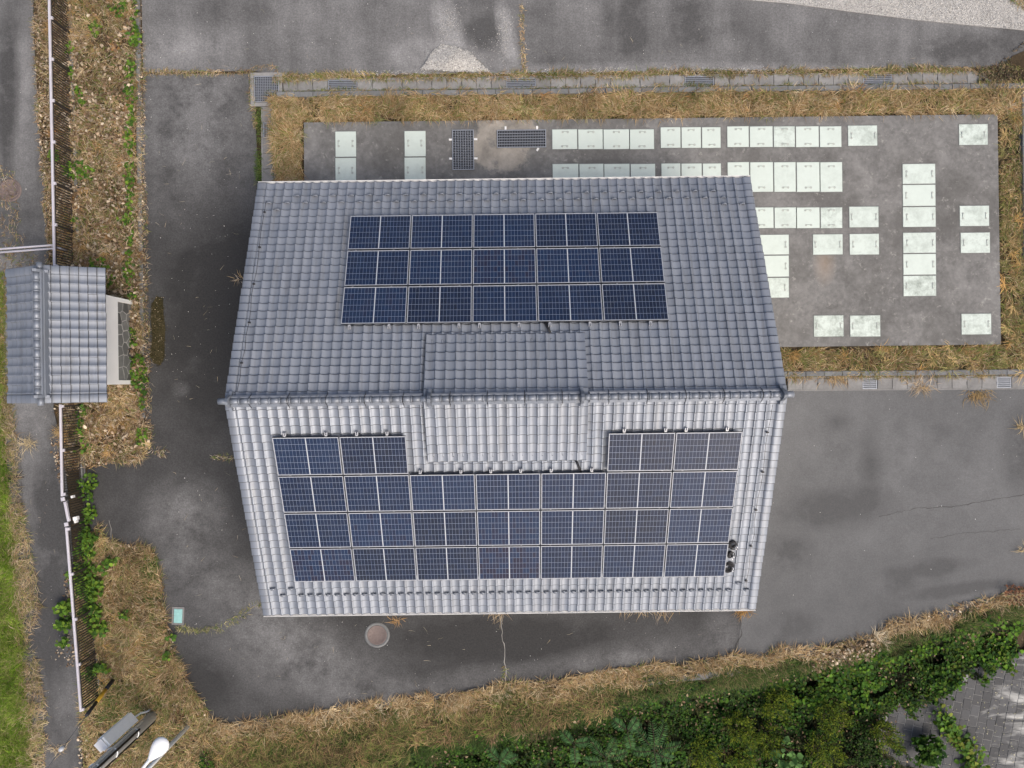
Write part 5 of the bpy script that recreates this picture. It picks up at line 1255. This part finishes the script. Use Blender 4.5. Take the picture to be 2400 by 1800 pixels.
creepers('creepers', [(1780, 1600), (1911, 1565), (2070, 1525), (2215, 1492), (2430, 1440), (2430, 1580), (2360, 1612), (2305, 1622), (2240, 1662), (2185, 1695), (2135, 1705), (1960, 1700), (1820, 1650)], 420, 'broad leaved green creepers above the block bank', (0.06, 0.14), [(0.048, 0.118, 0.012), (0.036, 0.092, 0.012), (0.085, 0.17, 0.014), (0.026, 0.068, 0.014), (0.09, 0.13, 0.016)], 0.9, gap=0.36)
creepers('creepers', [(1000, 1750), (1180, 1716), (1340, 1690), (1360, 1740), (1250, 1790), (1100, 1830), (960, 1830)], 500, 'small leaved brighter creepers at the middle of the bank', (0.05, 0.10), [(0.055, 0.13, 0.016), (0.075, 0.155, 0.022), (0.04, 0.09, 0.016)], 0.7, gap=0.36)
weeds('weeds', [(2092, 1540, 14, 12), (2160, 1520, 14, 12), (2250, 1478, 18, 10), (2325, 1450, 9, 22), (2390, 1485, 16, 30), (2375, 1470, 10, 10), (1937, 1590, 6, 10), (1704, 1656, 7, 7), (1120, 1712, 9, 9)], 'bright lime coloured leaves among the creepers', [(0.11, 0.22, 0.022), (0.085, 0.18, 0.022)], (0.07, 0.15), 90, hh=0.75)
tufts('grass_tufts', [p for p in CREEP], 1.6, 'grass tufts among the bank creepers', nb=30, L=(0.3, 0.7), cols=[(0.07, 0.10, 0.03), (0.13, 0.13, 0.05), (0.22, 0.17, 0.09), (0.05, 0.085, 0.025)], wd=0.014, mat=M_LEAF, el=(0.4, 1.1))
litter('leaf_litter', [p for p in CREEP], 40, 'scattered brown leaves among the bank creepers', size=(0.05, 0.12), zz=0.5, cols=[(0.30, 0.23, 0.14), (0.18, 0.12, 0.07), (0.12, 0.08, 0.05)])
# vine crossing the blocks
vx = np.array([(2190, 1660), (2215, 1690), (2222, 1710), (2240, 1735), (2265, 1745), (2280, 1770), (2265, 1800), (2300, 1810)], float)
tt = rng.random(420)*(len(vx)-1); i0 = tt.astype(int); px = vx[i0]*(1-(tt-i0))[:, None]+vx[np.minimum(i0+1, len(vx)-1)]*(tt-i0)[:, None]+rng.normal(0, 11, (420, 2)); n = len(px)
wv = np.array([tuple(P(a, b_, ZB)) for a, b_ in px])
leaves('vine', None, 0.05+rng.random(n)*.35, rng.uniform(.08, .19, n), rng.uniform(0, TAU, n), rng.normal(-.1, .3, n), rng.normal(0, .3, n), pal(n, [(0.07, 0.15, 0.02), (0.10, 0.19, 0.02), (0.05, 0.11, 0.02), (0.16, 0.19, 0.03)]), M_LEAF, 'vine trailing across the grey blocks', world=wv)
px = scatter_px([(2230, 1640), (2400, 1590), (2400, 1800), (2150, 1800), (2150, 1700)], 26); px = keep(px, 2.2*(fbm(wx(px[:, 0]), wx(px[:, 1]), 1.6)-.28)); n = len(px)
wv = np.array([tuple(P(a, b_, ZB)) for a, b_ in px])
leaves('fallen_petals', None, 0.03, rng.uniform(.03, .055, n), rng.uniform(0, TAU, n), rng.normal(0, .2, n), rng.normal(0, .2, n), pal(n, [(0.5, 0.47, 0.34), (0.42, 0.40, 0.26)]), M_DRY, 'pale fallen leaflets on the grey blocks', 'oval', world=wv)

# bushes and saplings on the bank, each one a thing
def bush(px_, py_, rad, h, n, label, cols, shape='narrow', size=(0.06, 0.13), name='shrub', cat='shrub', group='shrubs on the bank', stems=10):
    x, y = P(px_, py_).x, P(px_, py_).y; z0 = float(terrain(np.array([x]), np.array([y]))[0])
    sc = (CAM_H-z0-h*.7)/CAM_H; x, y = x*sc, y*sc            # crown stands where it is seen
    z0 = float(terrain(np.array([x]), np.array([y]))[0])
    o = empty(name, (x, y, z0), 0, label, cat, group)
    tips = []; mb = MB()
    for k in range(stems*3):
        a = rng.uniform(0, TAU); r = rad*math.sqrt(rng.random()); hh = h*(0.55+0.45*(1-(r/rad)**2))*rng.uniform(.8, 1.1)
        t_ = Vector((r*math.cos(a), r*math.sin(a), hh)); tips.append(t_)
        if k < stems: mb.tube([(t_.x*.08, t_.y*.08, -.05), tuple(t_*0.55+Vector((0, 0, h*.1))), tuple(t_)], [0.018, 0.011, 0.004], 5)
    mb.build('stems', simple('stem_brown', (0.07, 0.055, 0.035), 0.9) if 'stem_brown' not in bpy.data.materials else bpy.data.materials['stem_brown'], o)
    tp = np.array([tuple(t_) for t_ in tips]); i = rng.integers(0, len(tp), n); f = 1-rng.random(n)**1.7*0.55
    q = tp[i]*f[:, None]+rng.normal(0, rad*.09, (n, 3)); q[:, 2] = np.maximum(q[:, 2], .05)
    ax = np.arctan2(q[:, 1], q[:, 0])+rng.normal(0, .9, n)
    leaves('foliage', None, 0.0, rng.uniform(*size, n), ax, rng.normal(.35, .4, n), rng.normal(0, .5, n), pal(n, cols), M_LEAF, None, shape, .1, o, None, q)
    return o
YG = [(0.115, 0.155, 0.012), (0.16, 0.19, 0.018), (0.07, 0.115, 0.011), (0.045, 0.08, 0.010)]
for (x, y, r, h, n, lab) in ((1655, 1775, .62, 1.5, 900, 'yellowish green shrub left of the pale broad leaved sapling'), (1735, 1715, .6, 1.2, 800, 'olive shrub nearest the dark hollow in the creepers'), (1830, 1660, .55, 1.3, 800, 'tall olive shrub just below the creeper edge mid bank'), (1960, 1690, .6, 1.4, 850, 'yellow olive shrub below the bleached leaf patch'),
                         (1945, 1765, .7, 1.5, 1000, 'yellow olive shrub right of the pale broad leaved sapling'), (2085, 1735, .55, 1.3, 800, 'yellow shrub next to the left edge of the grey blocks'), (1800, 1740, .6, 1.2, 800, 'olive shrub above the pale broad leaved sapling'), (1740, 1790, .5, 1.1, 600, 'low olive shrub at the foot of picture between two taller')):
    bush(x, y, r, h, n, lab, YG)
bush(2180, 1765, .55, 0.9, 420, 'dark round leaved shrub at the lower corner of the grey blocks', DKGREEN, 'round', (0.09, 0.17))
bush(1850, 1785, .5, 1.5, 46, 'pale green broad leaved sapling at the foot of the picture', [(0.10, 0.20, 0.06), (0.13, 0.25, 0.07)], 'round', (0.16, 0.26), 'sapling', 'sapling', 'saplings on the bank', 6)
bush(480, 1790, .35, .5, 160, 'small leafy shrub at the lower left bank', DKGREEN+GREEN[:1], 'oval', (0.05, 0.1))
def fern(px_, py_, h, fr, L, label):
    x, y = P(px_, py_).x, P(px_, py_).y; z0 = float(terrain(np.array([x]), np.array([y]))[0]); sc = (CAM_H-z0-h)/CAM_H; x, y = x*sc, y*sc
    z0 = float(terrain(np.array([x]), np.array([y]))[0])
    o = empty('feather_leaved_sapling', (x, y, z0), 0, label, 'sapling', 'feather leaved saplings on the bank')
    mb = MB(); mb.tube([(0, 0, -.05), (0.02, 0, h*.6), (0, 0.02, h)], [.03, .022, .012], 6)
    pts, sz, az, ti = [], [], [], []
    for k in range(fr):
        a = k*2.4+rng.uniform(-.2, .2); l = L*rng.uniform(.75, 1.1); e = rng.uniform(.15, .6); prev = Vector((0, 0, h*(.75+.25*k/fr))); path = [prev]
        for s_ in range(9):
            e -= .13; prev = prev+Vector((math.cos(a)*math.cos(e), math.sin(a)*math.cos(e), math.sin(e)))*l/9; path.append(prev)
        mb.tube(path, [0.008]*9+[0.003], 4)
        for s_ in np.linspace(1.2, 9, 13):
            i_ = min(int(s_), 8); p = path[i_].lerp(path[i_+1], s_-i_); ll = 0.19*math.sin(0.35+2.5*s_/9.5)+.03
            for sd_ in (-1, 1): pts.append(tuple(p)); sz.append(ll); az.append(a+sd_*1.25); ti.append(-.15)
    mb.build('stem', bpy.data.materials['stem_brown'], o)
    n = len(pts)
    leaves('foliage', None, 0.0, np.array(sz)*1.0, np.array(az), np.array(ti)+rng.normal(0, .12, n), rng.normal(0, .15, n), pal(n, [(0.05, 0.12, 0.04), (0.07, 0.155, 0.05), (0.035, 0.085, 0.03)]), M_LEAF, None, 'needle', .1, o, None, np.array(pts))
fern(1535, 1765, 1.5, 7, 0.95, 'largest feather leaved sapling at the foot of the bank')
fern(1420, 1785, 1.3, 5, 0.85, 'feather leaved sapling left of the largest one')
fern(1470, 1715, 1.2, 4, 0.7, 'dark feather leaved sapling above the largest one')
fern(1345, 1750, 1.2, 3, 0.6, 'feather leaved sapling beside the brighter creepers')
fern(1170, 1790, 1.1, 4, 0.6, 'small feather leaved sapling at picture foot, leftmost of its kind')

# ---------------------------------------------------------------- gravel, moss, loose stones
def stones(name, px, z, size, cols, label, kind='stuff'):
    n = len(px); x = (px[:, 0]-1200)*k_; y = (900-px[:, 1])*k_
    c = np.stack([x, y, np.broadcast_to(z, (n,))], 1); base = np.array([(1, 0, 0), (0, 1, 0), (-1, 0, 0), (0, -1, 0), (0, 0, .7), (0, 0, -.5)], float)
    a = rng.uniform(0, TAU, n); ca, sa = np.cos(a), np.sin(a); s = size[:, None, None]*base[None]*(1+rng.normal(0, .22, (n, 6, 1)))
    V = np.stack([s[..., 0]*ca[:, None]-s[..., 1]*sa[:, None]*.8, s[..., 0]*sa[:, None]+s[..., 1]*ca[:, None]*.8, s[..., 2]], -1)+c[:, None]
    F = np.array([(0, 1, 4), (1, 2, 4), (2, 3, 4), (3, 0, 4), (1, 0, 5), (2, 1, 5), (3, 2, 5), (0, 3, 5)]); T = (np.arange(n)[:, None, None]*6+F[None]).reshape(-1, 3)
    return tag(link(name, np_mesh(name, V.reshape(-1, 3), T, M_STONE, np.repeat(cols, 6, 0))), label, kind=kind)
WS = [(0.50, 0.49, 0.47), (0.42, 0.41, 0.39), (0.57, 0.56, 0.53), (0.30, 0.295, 0.28)]
PILE = [(985, 164), (1000, 145), (1014, 122), (1034, 104), (1062, 108), (1098, 122), (1118, 140), (1136, 158), (1150, 168), (1060, 174)]
def pile_z(px): # mound
    d = np.hypot((px[:, 0]-1058)/80, (px[:, 1]-150)/48); return 0.32*np.clip(1-d, 0, 1)**1.2
pxp = scatter_px(PILE, 60); 
bm = bmesh.new(); gridn = 26; vv = {}
for a in range(gridn+1):
    for b_ in range(gridn+1):
        x = 975+180*a/gridn; y = 98+80*b_/gridn
        if inside(np.array([[x, y]]), PILE)[0]:
            p = P(x, y); vv[(a, b_)] = bm.verts.new((p.x, p.y, 0.016+float(pile_z(np.array([[x, y]]))[0])+rnd.uniform(0, .012)))
for (a, b_) in list(vv):
    q = [(a, b_), (a+1, b_), (a+1, b_+1), (a, b_+1)]
    if all(t_ in vv for t_ in q): bm.faces.new([vv[t_] for t_ in q[::-1]])
me = bpy.data.meshes.new('gravel_heap'); bm.to_mesh(me); bm.free(); me.materials.append(M_GRAVEL); me.polygons.foreach_set('use_smooth', [True]*len(me.polygons))
heap = link('gravel_heap', me); tag(heap, 'low heap of white gravel against the drain at top of picture', 'gravel heap')
px = scatter_px(PILE, 2600); n = len(px); o = stones('gravel', px, 0.02+pile_z(px), rng.uniform(.012, .026, n), pal(n, WS), None); o.parent = heap; o['kind'] = 'stuff'
GS = [(1690, -60), (1700, -4), (1850, 9), (2000, 29), (2150, 48), (2400, 72), (2480, 80), (2480, -60)]
sheet('gravel_strip', GS, 0.035, M_GRAVEL, label='white gravel strip across the upper right corner', th=0.04)
px = scatter_px(GS, 1500); px = px[px[:, 1] > -20]; n = len(px); stones('gravel', px, 0.038, rng.uniform(.009, .02, n), pal(n, WS), 'loose white gravel on the strip in upper right corner')
# spread of gravel along the drain and over the yard
px = np.concatenate([scatter_px([(800, 166), (1000, 164), (1000, 176), (800, 178)], 900), scatter_px([(1150, 168), (1260, 168), (1290, 160), (1330, 166), (1440, 156), (1500, 166), (1600, 160), (1690, 158), (1900, 164), (1900, 170), (1150, 176)], 1100),
    np.stack([1050+rng.normal(0, 14, 500)-0*1, 60+rng.normal(0, 28, 500)], 1), np.stack([1182+rng.normal(0, 10, 500), 80+rng.normal(0, 34, 500)], 1), np.stack([1130+rng.normal(0, 26, 160), 125+rng.normal(0, 25, 160)], 1)])
n = len(px); stones('gravel', px, 0.018, rng.uniform(.007, .018, n), pal(n, WS), 'gravel washed across the back yard')
px = np.concatenate([scatter_px([(340, 0), (2300, 0), (2300, 160), (340, 160)], 3.0), scatter_px([(345, 180), (580, 180), (540, 900), (350, 900)], 3.0), scatter_px([(380, 1100), (540, 1100), (580, 1440), (1700, 1440), (1650, 1540), (800, 1640), (480, 1600)], 2.2), scatter_px([(1800, 930), (2400, 920), (2400, 1360), (1800, 1500)], 0.5), scatter_px([(40, 0), (90, 1000), (150, 1100), (170, 1700), (90, 1700)], 3.0)])
n = len(px); stones('loose_stones', px, 0.018, rng.uniform(.006, .019, n)**1.0, pal(n, [(0.5, 0.49, 0.46), (0.38, 0.36, 0.33), (0.62, 0.61, 0.58)]), 'tiny pale stones strewn on the asphalt')
# thin straw pieces blown on the asphalt
px = np.concatenate([scatter_px([(345, 180), (590, 180), (540, 900), (350, 1000)], 1.6), scatter_px([(380, 1100), (540, 1100), (620, 1460), (1700, 1450), (1650, 1540), (800, 1640), (480, 1600)], 1.2), scatter_px([(340, 20), (2300, 90), (2300, 160), (340, 160)], 0.5), scatter_px([(40, 300), (110, 1000), (160, 1700), (90, 1700)], 2.5)]); n = len(px)
blades('straw_bits', px, 0.02, rng.uniform(.05, .28, n), rng.uniform(.004, .009, n), rng.uniform(0, TAU, n), np.zeros(n)+.02, np.zeros(n)+.01, pal(n, [(0.5, 0.44, 0.33), (0.4, 0.33, 0.22), (0.3, 0.27, 0.2)]), M_DRY, 'bits of straw blown over the asphalt')
MP = [(356, 712), (368, 694), (382, 700), (384, 740), (388, 770), (386, 800), (386, 838), (376, 856), (362, 852), (352, 836), (358, 790), (354, 750)]
sheet('moss_patch', MP, 0.020, M_MOSS, kind='structure', label='dark moss patch in the driveway beside the hut', th=0.012)
px = scatter_px(MP, 900); px = px+rng.normal(0, 3, px.shape); n = len(px)
leaves('moss_debris', px, 0.025+rng.random(n)*.03, rng.uniform(.02, .055, n), rng.uniform(0, TAU, n), rng.normal(0, .5, n), rng.normal(0, .5, n), pal(n, [(0.06, 0.05, 0.022), (0.09, 0.07, 0.035), (0.04, 0.04, 0.015), (0.30, 0.25, 0.17)], [4, 3, 3, 1]), M_DRY, 'moss and debris in the dark patch beside the hut', 'oval')
# rubble soil at upper right
sheet('soil_spill', [(2300, 168), (2330, 152), (2345, 160), (2372, 132), (2400, 120), (2450, 100), (2450, 196), (2400, 190), (2380, 196), (2350, 186), (2325, 192)], 0.034, M_SOIL, label='dark soil washed over the drain at right edge', th=0.04)
litter('leaf_litter', [(2290, 165), (2330, 140), (2400, 100), (2430, 100), (2430, 200), (2290, 196)], 1500, 'dark leaf debris over the drain at right edge', cols=[(0.07, 0.055, 0.04), (0.12, 0.09, 0.06), (0.2, 0.15, 0.09), (0.10, 0.10, 0.05)], size=(0.03, 0.08), zz=0.06, z0=0.035)
dry_grass('dry_grass', [(2340, -20), (2420, -20), (2420, 25), (2380, 14)], 1200, 'brown grass in the top right corner', (0.1, 0.3), .2)
print('objects', len(bpy.data.objects), 'tris approx', sum(len(o.data.polygons) for o in bpy.data.objects if o.type == 'MESH'))
